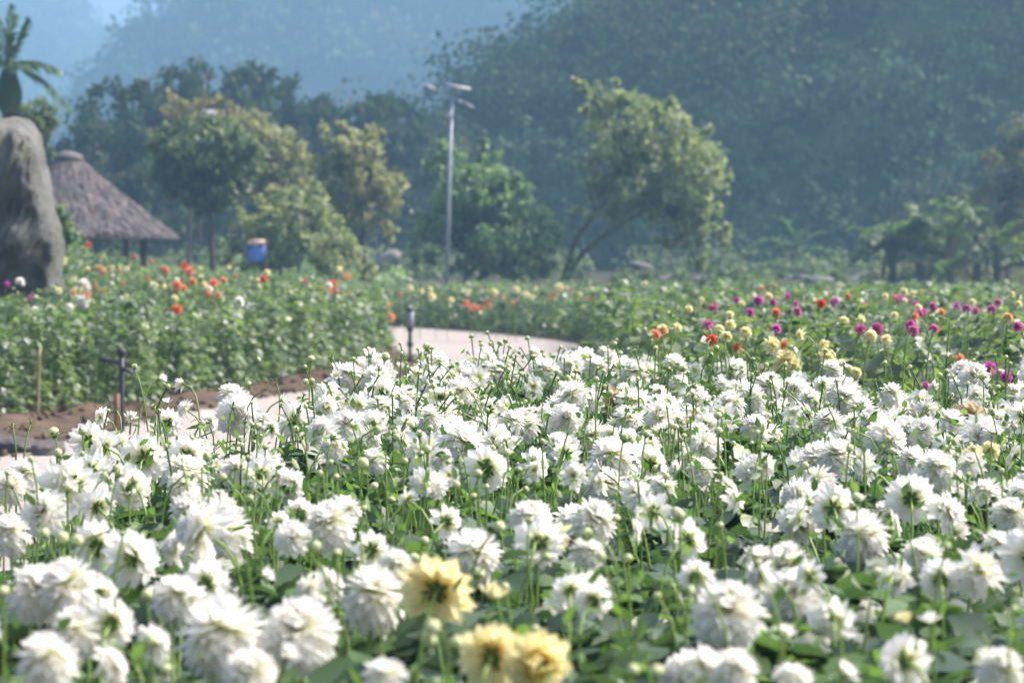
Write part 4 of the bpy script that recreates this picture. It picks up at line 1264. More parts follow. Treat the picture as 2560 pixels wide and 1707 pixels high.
# blooms that can be recognised in the photograph: (x, y, width, facing, kind)
KEYS = [
 (332,1393,135,'B','full'),(437,1371,92,'L','full'),(442,1495,125,'D','ball'),(514,1460,115,'B','full'),(94,1480,150,'D','ball'),(166,1466,140,'D','ball'),
 (243,1482,80,'B','full'),(182,1581,115,'D','ball'),(276,1559,118,'B','full'),(381,1609,85,'R','full'),(276,1668,90,'R','full'),(110,1655,135,'D','ball'),
 (553,1592,190,'D','ball'),(746,1585,180,'D','ball'),(625,1685,135,'D','ball'),(713,1650,56,'U','half'),(934,1493,145,'D','ball'),(1183,1388,135,'D','ball'),
 (989,1415,85,'D','ball'),(929,1377,98,'B','semi'),(774,1476,66,'L','full'),(823,1460,66,'R','full'),(730,1343,88,'C','full'),(823,1310,125,'D','ball'),(862,1270,90,'U','full'),
 (1117,1305,95,'B','semi'),(1083,1211,78,'C','full'),(1122,1189,66,'C','semi'),(1017,1250,46,'L','half'),(553,1288,105,'D','ball'),(470,1280,98,'D','ball'),(320,1225,112,'N','droop'),
 (238,1266,92,'L','full'),(105,1280,118,'C','full'),(20,1332,95,'D','ball'),(20,1215,90,'D','ball'),(60,1180,95,'U','full'),
 (361,1148,118,'B','full'),(470,1141,108,'B','full'),(579,985,84,'U','full'),(593,1035,108,'C','ball'),(421,1057,68,'B','full'),(460,1022,50,'L','full'),(523,1053,54,'R','full'),
 (253,1043,58,'L','semi'),(249,1080,44,'L','half'),(396,948,38,'R','half'),(456,959,44,'L','half'),(417,1008,32,'U','half'),(326,1046,42,'C','half'),(701,1001,40,'R','half'),(677,1071,50,'B','semi'),
 (873,938,82,'D','ball'),(908,920,64,'D','ball'),(866,1060,88,'C','full'),(803,1078,92,'C','full'),(831,1116,74,'D','ball'),(929,1095,70,'R','full'),(936,1150,66,'D','ball'),
 (649,1187,88,'B','full'),(225,1180,100,'N','full'),(455,1215,80,'D','ball'),(543,1250,70,'D','full'),(300,1110,70,'U','full'),
 (1140,1095,108,'B','full'),(1242,1110,98,'N','droop'),(1217,1173,115,'B','full'),(1414,1134,84,'B','semi'),(1435,1190,80,'C','semi'),(1501,1176,50,'L','half'),(1337,1176,56,'C','semi'),
 (1060,1204,74,'C','full'),(1021,1246,44,'R','half'),(1333,966,64,'C','semi'),(1242,927,74,'U','full'),(1179,945,64,'D','ball'),(1365,927,76,'D','ball'),(1337,885,40,'D','ball'),(1260,903,46,'U','full'),
 (1491,917,70,'D','ball'),(1551,910,54,'B','full'),(1512,878,38,'U','full'),(1586,931,74,'D','ball'),(1021,994,66,'D','ball'),(1309,1057,92,'D','ball'),(1280,1050,70,'U','full'),(1568,1050,84,'D','ball'),
 (1645,987,64,'B','full'),(1701,962,64,'D','ball'),(1593,1236,74,'B','full'),(1659,1215,74,'U','full'),(1487,1302,124,'D','ball'),(1351,1360,124,'B','full'),(1323,1295,104,'D','ball'),
 (1722,1352,98,'B','semi'),(1701,1176,50,'L','half'),(1757,1176,70,'D','ball'),(1747,1081,74,'U','full'),(1470,1380,80,'D','ball'),(1590,1330,60,'R','semi'),
 (2081,925,62,'D','ball'),(1882,991,70,'D','ball'),(1828,1008,74,'D','ball'),(1986,962,52,'B','full'),(2056,966,54,'B','full'),(2027,999,64,'D','ball'),(2073,1057,84,'D','ball'),(1891,1066,78,'D','ball'),
 (2106,1095,54,'C','full'),(2156,1016,74,'U','full'),(2231,1016,74,'D','ball'),(2413,941,88,'D','ball'),(2313,1074,80,'U','full'),(2222,1078,60,'B','full'),(2048,1153,112,'D','ball'),(2094,1140,92,'D','ball'),
 (2168,1173,76,'L','full'),(1907,1165,76,'C','full'),(2347,1182,118,'B','full'),(2280,1248,120,'B','full'),(2086,1273,108,'B','full'),(2160,1339,128,'D','ball'),(2148,1256,44,'U','half'),
 (1970,1414,112,'D','ball'),(1903,1443,68,'L','full'),(2027,1443,76,'B','semi'),(2355,1447,90,'B','full'),(2450,1430,130,'C','droop'),(1741,1443,64,'B','full'),(1820,1211,66,'U','semi'),
 (2467,1231,92,'U','full'),(2530,1285,94,'D','ball'),(2488,1090,64,'D','ball'),(2251,1447,52,'N','droop'),(1825,1534,172,'D','ball'),(1766,1672,115,'U','full'),(1841,1680,108,'D','ball'),(1991,1700,98,'D','full'),
 (2511,1680,108,'D','ball'),(1487,1502,78,'B','full'),(1428,1480,66,'B','semi'),(1964,1598,46,'U','half'),(2114,1692,52,'U','half'),(1505,1210,60,'L','semi'),(1900,1395,80,'U','full'),(2240,1310,70,'R','semi'),
 (2390,1330,60,'R','half'),(2500,1360,80,'D','full'),(650,1440,52,'R','half'),(960,1690,110,'D','full'),(2430,1160,70,'D','full')]

white_items = []     # (px, py, root, code, size)
placed = []
spots = []           # (head, axis, radius, kind, code)
for (px, py, d, code, kind) in KEYS:
    Y = depth_of(py, gf.normal() * .012)
    p = at(px, py, Y); rad = np.clip(d * Y / FPX / 2 * (1.06 if kind != 'half' else .95), .022 if kind == 'half' else .036, .083)
    rad *= 1.0 + .11 * float(smooth(1200, 1400, py)); spots.append((np.array(p), facing(code, gf), float(rad), kind, code)); placed.append(np.array(p))

for (px, py) in [(1094, 1476), (1232, 1642), (1338, 1662), (1385, 1338), (2434, 1136), (2479, 1128)]: placed.append(np.array(at(px, py, depth_of(py, .02))))
CLEAR = [(1094, 1476, 150), (1285, 1645, 190), (1385, 1338, 70)]
CLUST = VNoise(99)
def density(Y):
    return 1.4 if Y < 5.2 else (2.8 if Y < 7 else (9 if Y < 8.6 else 21))
cand = 0
fills = []
XL = np.array(WB_POLY)
for _ in range(9000):
    Y = math.sqrt(gf.uniform(3.4 ** 2, 13.2 ** 2)); x = gf.uniform(-.225, .225) * Y
    if not inpoly(np.array([x]), np.array([Y]), XL)[0]: continue
    cand += 1
    if gf.random() > density(Y) / 25 * (1.0 + 2.2 * float(CLUST.fbm(x * 1.3 + 40, Y * 1.1 + 7, 2))): continue
    # gaps of leaves in the bed
    px = CX + x / Y * FPX
    if 5.0 < Y < 6.6 and -.55 < x < .15: continue
    if Y < 5.2 and x > .12 * Y - .2 and gf.random() < .6: continue
    h = head_h(Y) + gf.normal() * .035 - .05 * gf.random()
    if any(abs(px - a) < w and Y < depth_of(b_) + .25 for a, b_, w in CLEAR): continue
    p = np.array([x, Y, h])
    dmin = .135 if Y > 8.6 else .15
    if any(abs(q[1] - Y) < .3 and np.linalg.norm((q - p) * np.array([1, .8, .7])) < dmin for q in placed): continue
    placed.append(p)
    code = gf.choice(['D', 'D', 'B', 'B', 'U', 'C', 'L', 'R', 'N'])
    kind = 'ball' if code == 'D' else gf.choice(['full', 'full', 'full', 'semi', 'half', 'droop' if code == 'N' else 'ball'])
    rad = .036 + .05 * gf.random() ** 1.1 if kind != 'half' else gf.uniform(.024, .034)
    fills.append((p, facing(code, gf), float(rad), kind, code))
fills.sort(key=lambda s: s[0][1] / s[2])
n_things = 300 - len(spots)
far_fill = fills[n_things:]
spots += fills[:n_things]
print('white blooms', len(spots), 'rest', len(far_fill))

def bed_floor(head): return .02
for (p, ax, rad, kind, code) in spots:
    Y = p[1]
    o = put_flower('white_dahlia', p, ax, rad, kind, 'withered' if (kind == 'droop' and len(white_items) > 160 and gf.random() < .5) else 'white', gf, leaves=(2 if Y < 6.5 else 1), disc=(kind == 'semi'), group='white dahlias of the near bed')
    white_items.append((p, o, code, kind, rad))

# the rest of the white blooms, far rows, as one mass
if far_fill:
    V, F, PT, CT, n0 = [], [], [], [], 0
    cache = {}
    for (p, ax, rad, kind, code) in far_fill:
        key = (kind, int(gf.integers(0, 4)))
        if key not in cache: cache[key] = bloom_arrays(kind, 900 + key[1], True)
        v, f, pt, ct = cache[key]
        if kind != 'half': v = v / np.percentile(np.hypot(v[:, 0], v[:, 1]), 98.5)
        m = np.array(quat_axis(Vector(ax).normalized(), gf.uniform(0, 6.28)).to_matrix())
        V.append(v @ m.T * rad + p); F.append(f + n0); PT.append(pt); CT.append(ct); n0 += len(v)
    o = link('white_dahlia_mass', mesh_np('white_dahlia_mass', np.concatenate(V), [np.concatenate(F)], {'pt': np.concatenate(PT), 'ct': np.concatenate(CT)}, True, [M['white']]))
    tag(o, 'crowded white dahlia blooms filling the far rows of the near bed', 'dahlias', kind='stuff')

# yellow dahlias in the white bed
YEL = [(1094, 1476, 200, 'B', 'full', 'yellow', 'large out of focus yellow dahlia with dark centre, upper of the front pair'),
       (1232, 1642, 180, 'B', 'full', 'yellow', 'large blurred yellow dahlia at the bottom edge, left half of a joined pair'),
       (1338, 1662, 165, 'N', 'ball', 'yellow', 'large blurred yellow dahlia at the bottom edge, right half of a joined pair'),
       (1385, 1338, 78, 'N', 'half', 'yellow', 'nodding half open yellow dahlia with a big green calyx among white blooms'),
       (2434, 1136, 58, 'U', 'full', 'pale_yellow', 'pale yellow dahlia beside a thin bare stem among white blooms'),
       (2479, 1128, 54, 'B', 'full', 'pale_yellow', 'yellow dahlia turned away showing its calyx, in the white bed'),
       (1134, 937, 22, 'C', 'half', 'yellow', 'tiny yellow opening dahlia at the path side of the white bed'),
       (1230, 1500, 90, 'D', 'half', 'pale_yellow', 'blurred pale yellow opening dahlia between the two large yellow blooms'),
       (2270, 1560, 56, 'U', 'half', 'pale_yellow', 'blurred pale yellow opening bud, left of a close pair at lower right'),
       (2330, 1560, 56, 'U', 'half', 'white', 'blurred cream opening bud, right of a close pair at lower right')]
for (px, py, d, code, kind, col, lab) in YEL:
    Y = depth_of(py, .02)
    rad = min(d * Y / FPX / 2 * 1.04, .075)
    o = put_flower('yellow_dahlia' if col != 'white' else 'white_dahlia', at(px, py, Y), facing(code, gf), rad, kind, col, gf, leaves=1, group='yellow dahlias in the white bed')
    o['label'] = lab

# buds over the white bed
bud_items = []
BKEYS = [(337,922,19),(416,969,14),(291,1029,18),(622,964,15),(689,950,21),(663,973,18),(777,903,21),(831,896,15),(926,892,25),(961,901,24),(773,955,21),(947,924,19),(580,1021,27),(621,1220,32),(691,1206,24),(905,1167,34),
         (75,1058,22),(30,1068,14),(135,1092,34),(205,1085,22),(1067,874,22),(1480,1340,40),(700,1240,26),(1238,1325,34),(1700,1300,30),(1643,1695,40),(790,1370,30),(1690,1290,30),(150,1345,36),(265,1330,34),(185,1365,36),(545,1235,30),(110,1345,34),
         (640,900,16),(990,955,16),(1220,835,12),(1320,850,14),(1050,915,16)]
bspots = []
for (px, py, d) in BKEYS:
    Y = depth_of(py, .07 if py > 1000 else .10)
    bspots.append((np.array(at(px, py, Y)), d * Y / FPX / 2 * .9))
n_b = 0
while len(bspots) < 300 + 260 and n_b < 9000:
    n_b += 1
    Y = math.sqrt(gf.uniform(3.6 ** 2, 13.0 ** 2)); x = gf.uniform(-.222, .222) * Y
    if Y < 6 and gf.random() < .5: continue
    if not inpoly(np.array([x]), np.array([Y]), XL)[0]: continue
    h = head_h(Y) + gf.uniform(-.04, .13)
    bspots.append((np.array([x, Y, h]), gf.uniform(.0065, .0125)))
bspots.sort(key=lambda s: s[0][1] / s[1])
for k, (p, r) in enumerate(bspots[:300]):
    a = gf.uniform(0, 6.28); tilt = gf.uniform(0, 1.7) if gf.random() < .6 else gf.uniform(0, .5)
    ax = (math.sin(tilt) * math.cos(a), math.sin(tilt) * math.sin(a), math.cos(tilt))
    green = gf.random() < .34 and k >= 10
    o = put_bud(p, ax, r, gf, green=green, group='dahlia buds over the white bed')
    bud_items.append((p, o, green, tilt, r))
rest = bspots[300:]
if rest:
    b = Buf(); bb2 = Buf()
    for p, r in rest:
        a = gf.uniform(0, 6.28); tilt = gf.uniform(0, 1.2)
        ax = Vector((math.sin(tilt) * math.cos(a), math.sin(tilt) * math.sin(a), math.cos(tilt)))
        m = np.array(quat_axis(ax, 0).to_matrix())
        v, q, pt = bud_arrays(1, 9, 6); b.add(v @ m.T * r + p, [q], pt)
        n = 5; aa = np.arange(n) * 1.257
        P = np.stack([.5 * np.cos(aa), .5 * np.sin(aa), np.full(n, .15)], -1)
        vv, ff = scatter(LEAF_V, LEAF_F, P, frames(np.stack([np.cos(aa), np.sin(aa), np.full(n, .6)], -1), np.tile([0, 0, 1.0], (n, 1))), np.full(n, 1.2))
        bb2.add(vv @ m.T * r + p, ff)
        bb2.tube(stem_curve(p * np.array([1, 1, 0]) + np.array([0, 0, .3]), p, np.array(ax), 7), .003, 4, False)
    tag(link('bud_mass', b.mesh('bud_mass', [M['bud']], True, 'pt')), 'tiny pale buds scattered over the far white rows', 'buds', kind='stuff')
    tag(link('bud_green_mass', bb2.mesh('bud_green_mass', [M['calyx']])), 'thin green bud stems and bracts over the far white rows', 'bud stems', kind='stuff')

# --- the leaves and stems of the near bed
def near_foliage():
    g = np.random.default_rng(71)
    n = 44000
    Y = np.sqrt(g.uniform(2.6 ** 2, 13.6 ** 2, n * 2)); x = g.uniform(-.24, .24, n * 2) * Y
    k = inpoly(x, Y, XL); x, Y = x[k][:n], Y[k][:n]
    m = len(x)
    nn = VNoise(13)
    top = head_h(Y) - .14 + .16 * nn.fbm(x * 2.2, Y * 2.2, 3)
    edge = smooth(0, .35, seg_dist(x, Y, np.array(WB_EDGE, float)))
    top = top * (.8 + .2 * edge)
    z = .12 + (top - .12) * (1 - g.random(m) ** 1.9 * .95)
    P = np.stack([x, Y, z], -1)
    a = g.uniform(0, 6.28, m); d = np.stack([np.cos(a), np.sin(a), g.normal(size=m) * .35 - .1], -1)
    nrm = np.tile([0, 0, 1.0], (m, 1)) + unit(m, g) * .75
    L_ = g.uniform(.055, .12, m)
    Rm = frames(d, nrm)
    b = Buf(); SS = np.stack([L_, L_ * g.uniform(.8, 1.15, m), L_], -1)
    hidden = z < top - .38                        # deep leaves need less detail
    for sel, tv, tf, k_ in [((Y < 6.6) & ~hidden, TOOTH_V, TOOTH_F, 1.0), ((Y >= 6.6) & (Y < 9) & ~hidden, LEAF_V, LEAF_F, 1.08), ((Y >= 9) | hidden, MID_V, MID_F, 1.1)]:
        v, f = scatter(tv, tf, P[sel], Rm[sel], SS[sel] * k_); b.add(v, f)
    m2 = 17000
    Y = np.sqrt(g.uniform(3.2 ** 2, 13.4 ** 2, m2)); x = g.uniform(-.23, .23, m2) * Y
    k = inpoly(x, Y, XL) & (g.random(m2) < .3 + .7 * smooth(5, 8, Y)); x, Y = x[k], Y[k]; m2 = len(x)
    P = np.stack([x, Y, head_h(Y) - .24 + .29 * g.random(m2)], -1)
    bs_ = Buf()
    v, f = scatter(LEAF_V, LEAF_F, P, frames(unit(m2, g) + np.array([0, 0, .3]), unit(m2, g)), np.stack([g.uniform(.018, .05, m2), g.uniform(.010, .028, m2), np.full(m2, .03)], -1)); bs_.add(v, f)
    tag(link('dahlia_sprigs', bs_.mesh('dahlia_sprigs', [M['sprig']])), 'small bright green bracts and leaflets between the white blooms', 'leaves', kind='stuff')
    o = link('dahlia_leaves', b.mesh('dahlia_leaves', [M['leaf']], True)); tag(o, 'dark green dahlia leaves filling the near bed under the white blooms', 'leaves', kind='stuff')
    # bare stems
    n = 1300
    Y = np.sqrt(g.uniform(2.8 ** 2, 13.3 ** 2, n)); x = g.uniform(-.235, .235, n) * Y
    k = inpoly(x, Y, XL); x, Y = x[k], Y[k]
    b = Buf()
    for xx, yy in zip(x, Y):
        hh = head_h(yy) - g.uniform(.05, .3); l = g.normal(size=2) * .07
        b.tube(bez((xx, yy, .1), (xx, yy, .45), (xx + l[0] * .5, yy + l[1] * .5, .7), (xx + l[0], yy + l[1], hh), 6), np.linspace(.0048, .0028, 6), 4, False)
    tag(link('dahlia_stems', b.mesh('dahlia_stems', [M['stem']], True)), 'thin pale green stems standing in the near bed', 'stems', kind='stuff')
near_foliage()
# dark wet soil under the near bed
WBp = np.array(WB_EDGE, float)
tag(sheet('bed_soil', np.linspace(-2.4, 4.2, 60), np.linspace(1.5, 13.4, 90), lambda x, y: np.where(inpoly(x, y, XL), .03 + .06 * smooth(0, .3, seg_dist(x, y, WBp)) + .05 * vn.fbm(x * 3, y * 3, 3), -.06), M['soil']), kind='structure')

# ----------------------------------------------------------------------------
# the other flower beds
# ----------------------------------------------------------------------------
LB_FRONT = np.array([(-8.0, 18.5), (-6.2, 22.2), (-5.0, 24.6), (-4.2, 27.2), (-3.55, 30.5), (-3.0, 34.5), (-2.7, 39), (-2.75, 43), (-3.3, 47.5), (-5.5, 51.5), (-9, 54)], float)
LB_POLY = np.concatenate([LB_FRONT, [(-15, 56), (-15, 18)]])
RB_LEFT = [(.75, 13.2), (.85, 16), (.95, 20), (1.2, 30), (1.55, 40), (1.6, 45.5), (.9, 49.6), (-.3, 53.6), (-2.6, 58), (-6.8, 62), (-14, 66)]
RB_POLY = np.array(RB_LEFT + [(-14, 72), (4, 70), (13, 62), (16, 50), (12, 34), (7, 20), (4.2, 11.4), (2.3, 11.0), (1.75, 11.2), (1.3, 12.6)], float)

def lb_h(x, Y):
    h = 1.10 + .24 * smooth(25, 44, Y)
    rise = .62 * np.exp(-((np.asarray(x) + 7.35) / .55) ** 2 - ((np.asarray(Y) - 40) / 5) ** 2)
    return h + rise - .34 * smooth(-4.3, -2.7, x) * smooth(33, 41, Y)
def rb_h(x, Y): return 1.16 - .22 * smooth(34, 56, Y) - .02 * smooth(13, 11, Y)

def plant_leaves(x, y, h, g, per, leaf, r=.3, tv=LEAF_V, tf=LEAF_F, z0=0.05, low=1.35):
    """leaves of plants at (x, y): a bushy column each"""
    n = len(x); idx = np.repeat(np.arange(n), per); m = len(idx)
    a = g.uniform(0, 6.28, m); t = 1 - g.random(m) ** low * .98
    rad = r * (.35 + .65 * g.random(m) ** .5) * np.sqrt(np.clip(1.05 - (t * 1.0) ** 3.5, .03, 1)) * (.8 + .4 * np.sin(idx * 3.7 + t * 9) * .5)
    P = np.stack([x[idx] + rad * np.cos(a), y[idx] + rad * np.sin(a), z0 + (h[idx] - z0) * t + g.normal(size=m) * .03], -1)
    d = np.stack([np.cos(a), np.sin(a), g.normal(size=m) * .45 - .25], -1) + unit(m, g) * .35
    nrm = np.stack([np.cos(a) * .55, np.sin(a) * .55, np.full(m, .8)], -1) + unit(m, g) * .6
    L_ = leaf * g.uniform(.65, 1.35, m)
    return scatter(tv, tf, P, frames(d, nrm), np.stack([L_, L_ * g.uniform(.75, 1.15, m), L_], -1))

def jitter_grid(poly, step, g, jit=.45):
    lo, hi = poly.min(0), poly.max(0)
    X, Y = np.meshgrid(np.arange(lo[0], hi[0], step), np.arange(lo[1], hi[1], step))
    x = X.ravel() + g.uniform(-jit, jit, X.size) * step; y = Y.ravel() + g.uniform(-jit, jit, X.size) * step
    k = inpoly(x, y, poly) & (np.abs(x) < .2118 * y * 1.06 + .8)
    return x[k], y[k]

gl = np.random.default_rng(500)
nh = VNoise(61)
# left bed: the plants of the front row are single things, the rest is one mass
x, y = jitter_grid(LB_POLY, .46, gl)
dist = seg_dist(x, y, LB_FRONT)
k = dist > .55
x, y = x[k], y[k]
hh = lb_h(x, y) + .16 * nh.fbm(x * 1.1, y * 1.1, 3) + gl.normal(size=len(x)) * .06 - .05
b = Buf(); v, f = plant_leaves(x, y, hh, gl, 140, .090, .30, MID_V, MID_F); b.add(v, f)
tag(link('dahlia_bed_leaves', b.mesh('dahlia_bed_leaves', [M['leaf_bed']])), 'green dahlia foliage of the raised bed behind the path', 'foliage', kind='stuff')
fr = resample(LB_FRONT[1:-1], 64)
ORD = ['first', 'second', 'third', 'fourth', 'fifth', 'sixth', 'seventh', 'eighth', 'ninth', 'tenth', 'eleventh', 'twelfth', 'thirteenth', 'fourteenth', 'fifteenth', 'sixteenth', 'seventeenth', 'eighteenth', 'nineteenth', 'twentieth']
def ordinal(n):
    if n <= 20: return ORD[n - 1]
    tens = {2: 'twenty', 3: 'thirty', 4: 'forty', 5: 'fifty', 6: 'sixty', 7: 'seventy', 8: 'eighty', 9: 'ninety'}
    if n < 100:
        if n % 10 == 0: return tens[n // 10][:-1] + 'ieth'
        return tens[n // 10] + '-' + ORD[n % 10 - 1]
    return str(n) + 'th'
row = 0
for kx, (a, c) in enumerate(fr):
    if abs(a) > .2118 * c + .35 or c > 49: continue
    row += 1
    xx = a + .22 + gl.normal() * .08; yy = c - .15 + gl.normal() * .08
    h = float(lb_h(xx, yy)) - .06 + gl.normal() * .09
    root = empty('dahlia_plant', (xx, yy, .08)); tag(root, f'leafy dahlia plant in the front row behind the path, {ordinal(row)} from the standing rock end', 'dahlia plant', 'front row plants of the raised bed')
    v, f = plant_leaves(np.array([0.0]), np.array([0.0]), np.array([h - .08]), gl, 300, .092, .33, z0=-.03, low=.9)
    link('foliage', mesh_np('foliage', v, f, None, False, [M['leaf_bed']]), root)
    b = Buf()
    for _ in range(5):
        l = gl.normal(size=2) * .12
        b.tube(bez((l[0] * .2, l[1] * .2, -.1), (0, 0, .3), (l[0] * .6, l[1] * .6, .6), (l[0], l[1], h - .15), 6), np.linspace(.009, .004, 6), 5, False)
    link('stems', b.mesh('stems', [M['stem']]), root)

# right and far bed
x, y = jitter_grid(RB_POLY, .5, gl)
hh = rb_h(x, y) + .15 * nh.fbm(x * .9, y * .9, 3) + gl.normal(size=len(x)) * .06 - .06
near = y < 24; b = Buf()
v, f = plant_leaves(x[near], y[near], hh[near], gl, 175, .084, .33, MID_V, MID_F); b.add(v, f)
mid = (~near) & (y < 42)
v, f = plant_leaves(x[mid], y[mid], hh[mid], gl, 95, .108, .33, MID_V, MID_F); b.add(v, f)
fa = y >= 42
v, f = plant_leaves(x[fa], y[fa], hh[fa], gl, 66, .138, .34, CARD_V, CARD_F); b.add(v, f)
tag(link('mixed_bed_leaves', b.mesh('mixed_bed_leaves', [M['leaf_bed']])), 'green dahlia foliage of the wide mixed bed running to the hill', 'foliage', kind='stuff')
# tall leafy shoots and bare stems over the mixed bed
b = Buf(); b2 = Buf()
for _ in range(300):
    Y = gl.uniform(12, 40); x = gl.uniform(.5, .22 * Y)
    if not inpoly(np.array([x]), np.array([Y]), RB_POLY)[0]: continue
    h = float(rb_h(x, Y)) + gl.uniform(-.05, .16)
    p0 = np.array([x, Y, h - .35]); p1 = np.array([x + gl.normal() * .05, Y, h])
    b.tube(np.stack([p0, (p0 + p1) / 2, p1]), [.006, .005, .003], 4, False)
    for kk in range(3):
        aa = gl.uniform(0, 6.28); d = np.array([[math.cos(aa), math.sin(aa), gl.uniform(.2, .9)]])
        v, f = scatter(LEAF_V, LEAF_F, (p0 + (p1 - p0) * gl.uniform(.5, 1))[None], frames(d, np.array([[0, 0, 1.0]]) + .3 * unit(1, gl)), np.array([gl.uniform(.055, .10)]))
        b2.add(v, f)
tag(link('shoot_stems', b.mesh('shoot_stems', [M['stem']])), 'thin shoots rising out of the mixed bed', 'shoots', kind='stuff')
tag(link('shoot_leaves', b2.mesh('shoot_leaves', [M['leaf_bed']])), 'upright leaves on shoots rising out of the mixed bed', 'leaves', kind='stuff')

# coloured blooms: (x, y, width, colour)
LBK = [(210,712,32,'w'),(206,750,32,'w'),(51,703,28,'w'),(350,780,30,'w'),(375,784,26,'w'),(498,800,30,'w'),(515,788,28,'w'),(599,754,28,'w'),(173,768,22,'w'),(89,773,22,'w'),(126,773,24,'w'),(383,712,24,'w'),(28,878,34,'w'),(631,768,28,'w'),(505,826,20,'w'),
 (442,773,30,'r'),(414,675,23,'o'),(461,665,22,'r'),(475,677,27,'o'),(444,712,28,'o'),(482,703,22,'o'),(535,707,27,'o'),(659,696,21,'r'),(762,703,15,'r'),(832,707,25,'r'),(837,726,21,'r'),(823,747,27,'m'),(842,740,20,'r'),(222,612,18,'r'),(337,642,13,'r'),(379,654,13,'o'),(968,764,22,'o'),(977,792,25,'o'),(952,760,18,'p'),(521,733,18,'o'),(560,700,16,'p'),
 (437,743,19,'y'),(161,651,24,'y'),(152,628,22,'p'),(774,717,15,'y'),(740,731,22,'y'),(758,735,18,'y'),(147,726,17,'y'),(870,780,21,'y'),(316,740,13,'y'),(250,670,20,'p'),(262,680,16,'p'),(300,676,14,'p'),(320,672,13,'y'),(502,690,14,'y'),(590,690,12,'p'),(18,710,15,'m'),(76,743,11,'m'),(155,610,14,'r'),(120,668,12,'p')]
RBK = [(1896,749,29,'m'),(1932,753,17,'m'),(1970,740,20,'m'),(1992,758,12,'m'),(2086,755,24,'m'),(1841,749,14,'m'),(1876,780,18,'m'),(2162,762,14,'m'),(2249,742,16,'m'),(2265,749,14,'m'),(2309,778,18,'m'),(2332,764,14,'m'),(2392,764,18,'m'),(2417,771,16,'m'),(2278,813,28,'m'),(2336,820,12,'k'),(1769,811,32,'k'),(1941,820,14,'m'),(2314,965,20,'m'),(2475,920,42,'m'),(2517,941,34,'m'),
 (2440,776,12,'k'),(2480,772,12,'m'),(2290,760,16,'k'),(2545,815,22,'k'),
 (1921,740,27,'y'),(1854,758,18,'y'),(2213,740,20,'y'),(2234,742,16,'p'),(2260,729,22,'y'),(2283,733,26,'y'),(2303,731,12,'p'),(2296,769,18,'y'),(2178,838,30,'y'),(2216,847,24,'y'),(2001,836,18,'y'),(1754,751,22,'y'),(2546,760,16,'y'),(2153,798,18,'y'),(1905,720,18,'p'),(1939,713,12,'p'),(1865,829,14,'y'),(1816,840,22,'y'),(1843,867,20,'p'),
 (2053,758,27,'r'),(1941,780,25,'o'),(1780,849,34,'r'),(2403,898,16,'o'),(2289,791,12,'o'),(2069,891,52,'y'),(1969,900,58,'y'),(1985,912,44,'y'),(1949,935,46,'y'),(1905,925,32,'y'),(1932,862,44,'y'),(1963,860,22,'p'),(2060,860,18,'y'),(2095,915,24,'y'),(2140,930,20,'y'),(1640,835,14,'o'),(2130,965,24,'w')]
FBK = [(1025,720,20,'y'),(1054,727,14,'y'),(1079,740,22,'y'),(1076,722,16,'y'),(1128,749,20,'y'),(1171,730,24,'y'),(1236,729,20,'y'),(1290,723,20,'y'),(1315,736,20,'y'),(1328,742,18,'y'),(1399,716,22,'y'),(1418,720,17,'y'),(1556,734,23,'y'),(1614,711,20,'y'),(1753,752,20,'y'),
 (1165,757,20,'o'),(1182,768,20,'o'),(1198,770,20,'o'),(1220,760,20,'o'),(1230,744,16,'o'),(1284,756,16,'o'),(1382,738,22,'p'),(1474,747,18,'o'),(1503,736,14,'p'),(1610,745,20,'o'),(1523,740,13,'p'),(1203,720,12,'k'),(1427,723,15,'k'),(1000,735,14,'p'),(1340,720,13,'y'),(1480,722,14,'y'),(1650,735,16,'y'),(1690,742,14,'p'),(1575,755,14,'y'),(1450,735,12,'y'),(1260,742,13,'p')]
_g = np.random.default_rng(606)
for _ in range(44): LBK.append((int(_g.uniform(150, 900)), int(_g.uniform(668, 745)), int(_g.uniform(11, 19)), str(_g.choice(['y', 'p', 'y', 'p', 'w', 'o']))))
for _ in range(26): RBK.append((int(_g.uniform(1650, 2540)), int(_g.uniform(735, 830)), int(_g.uniform(10, 17)), str(_g.choice(['y', 'p', 'k', 'y']))))
COLN = {'w': 'white', 'r': 'red', 'o': 'orange', 'm': 'magenta', 'p': 'peach', 'y': 'pale_yellow', 'k': 'pink'}
colour_items = []
gc = np.random.default_rng(321)
def bed_depth(px, py, hf, Y0, Y1, up=.13):
    """the depth at which the top of the plants is met by the line of sight"""
    best = None
    for Y in np.linspace(Y0, Y1, 240):
        z = CAMZ - (py - HY) / FPX * Y; x = (px - CX) / FPX * Y
        e = float(hf(x, Y)) + up - z
        if e > 0: return Y
        if best is None or e > best[0]: best = (e, Y)
    return best[1]
def front_Y(px):
    """depth of the left bed's front row on this line of sight"""
    for Y in np.linspace(20, 50, 200):
        if inpoly(np.array([(px - CX) / FPX * Y]), np.array([Y]), LB_POLY)[0]: return Y
    return 46.0
def put_colour(px, py, d, c, Y, bed):
    col = COLN[c]; rad = np.clip(d * Y / FPX / 2 * (1.06 if bed == 'raised bed' else .95) * gc.uniform(.85, 1.12) * (1.2 if d > 40 else 1), .03, .09)
    p = at(px, py, Y)
    code = gc.choice(['D', 'L', 'R', 'C', 'B', 'U'])
    if d > 40: code = 'U' if d > 50 else 'C'
    o = put_flower(('pale_yellow' if c == 'y' else col) + '_dahlia', p, facing(code, gc), float(rad), 'ball' if code == 'D' else 'full', col, gc, leaves=0, hi=False, group=f'dahlias of the {bed}', floor=.05)
    colour_items.append((np.array(p), o, c, bed, rad))
for (px, py, d, c) in LBK:
    f0 = front_Y(px); Y = max(f0 - .12, bed_depth(px, py, lb_h, f0, 50, .19))
    put_colour(px, py, d, c, Y, 'raised bed')
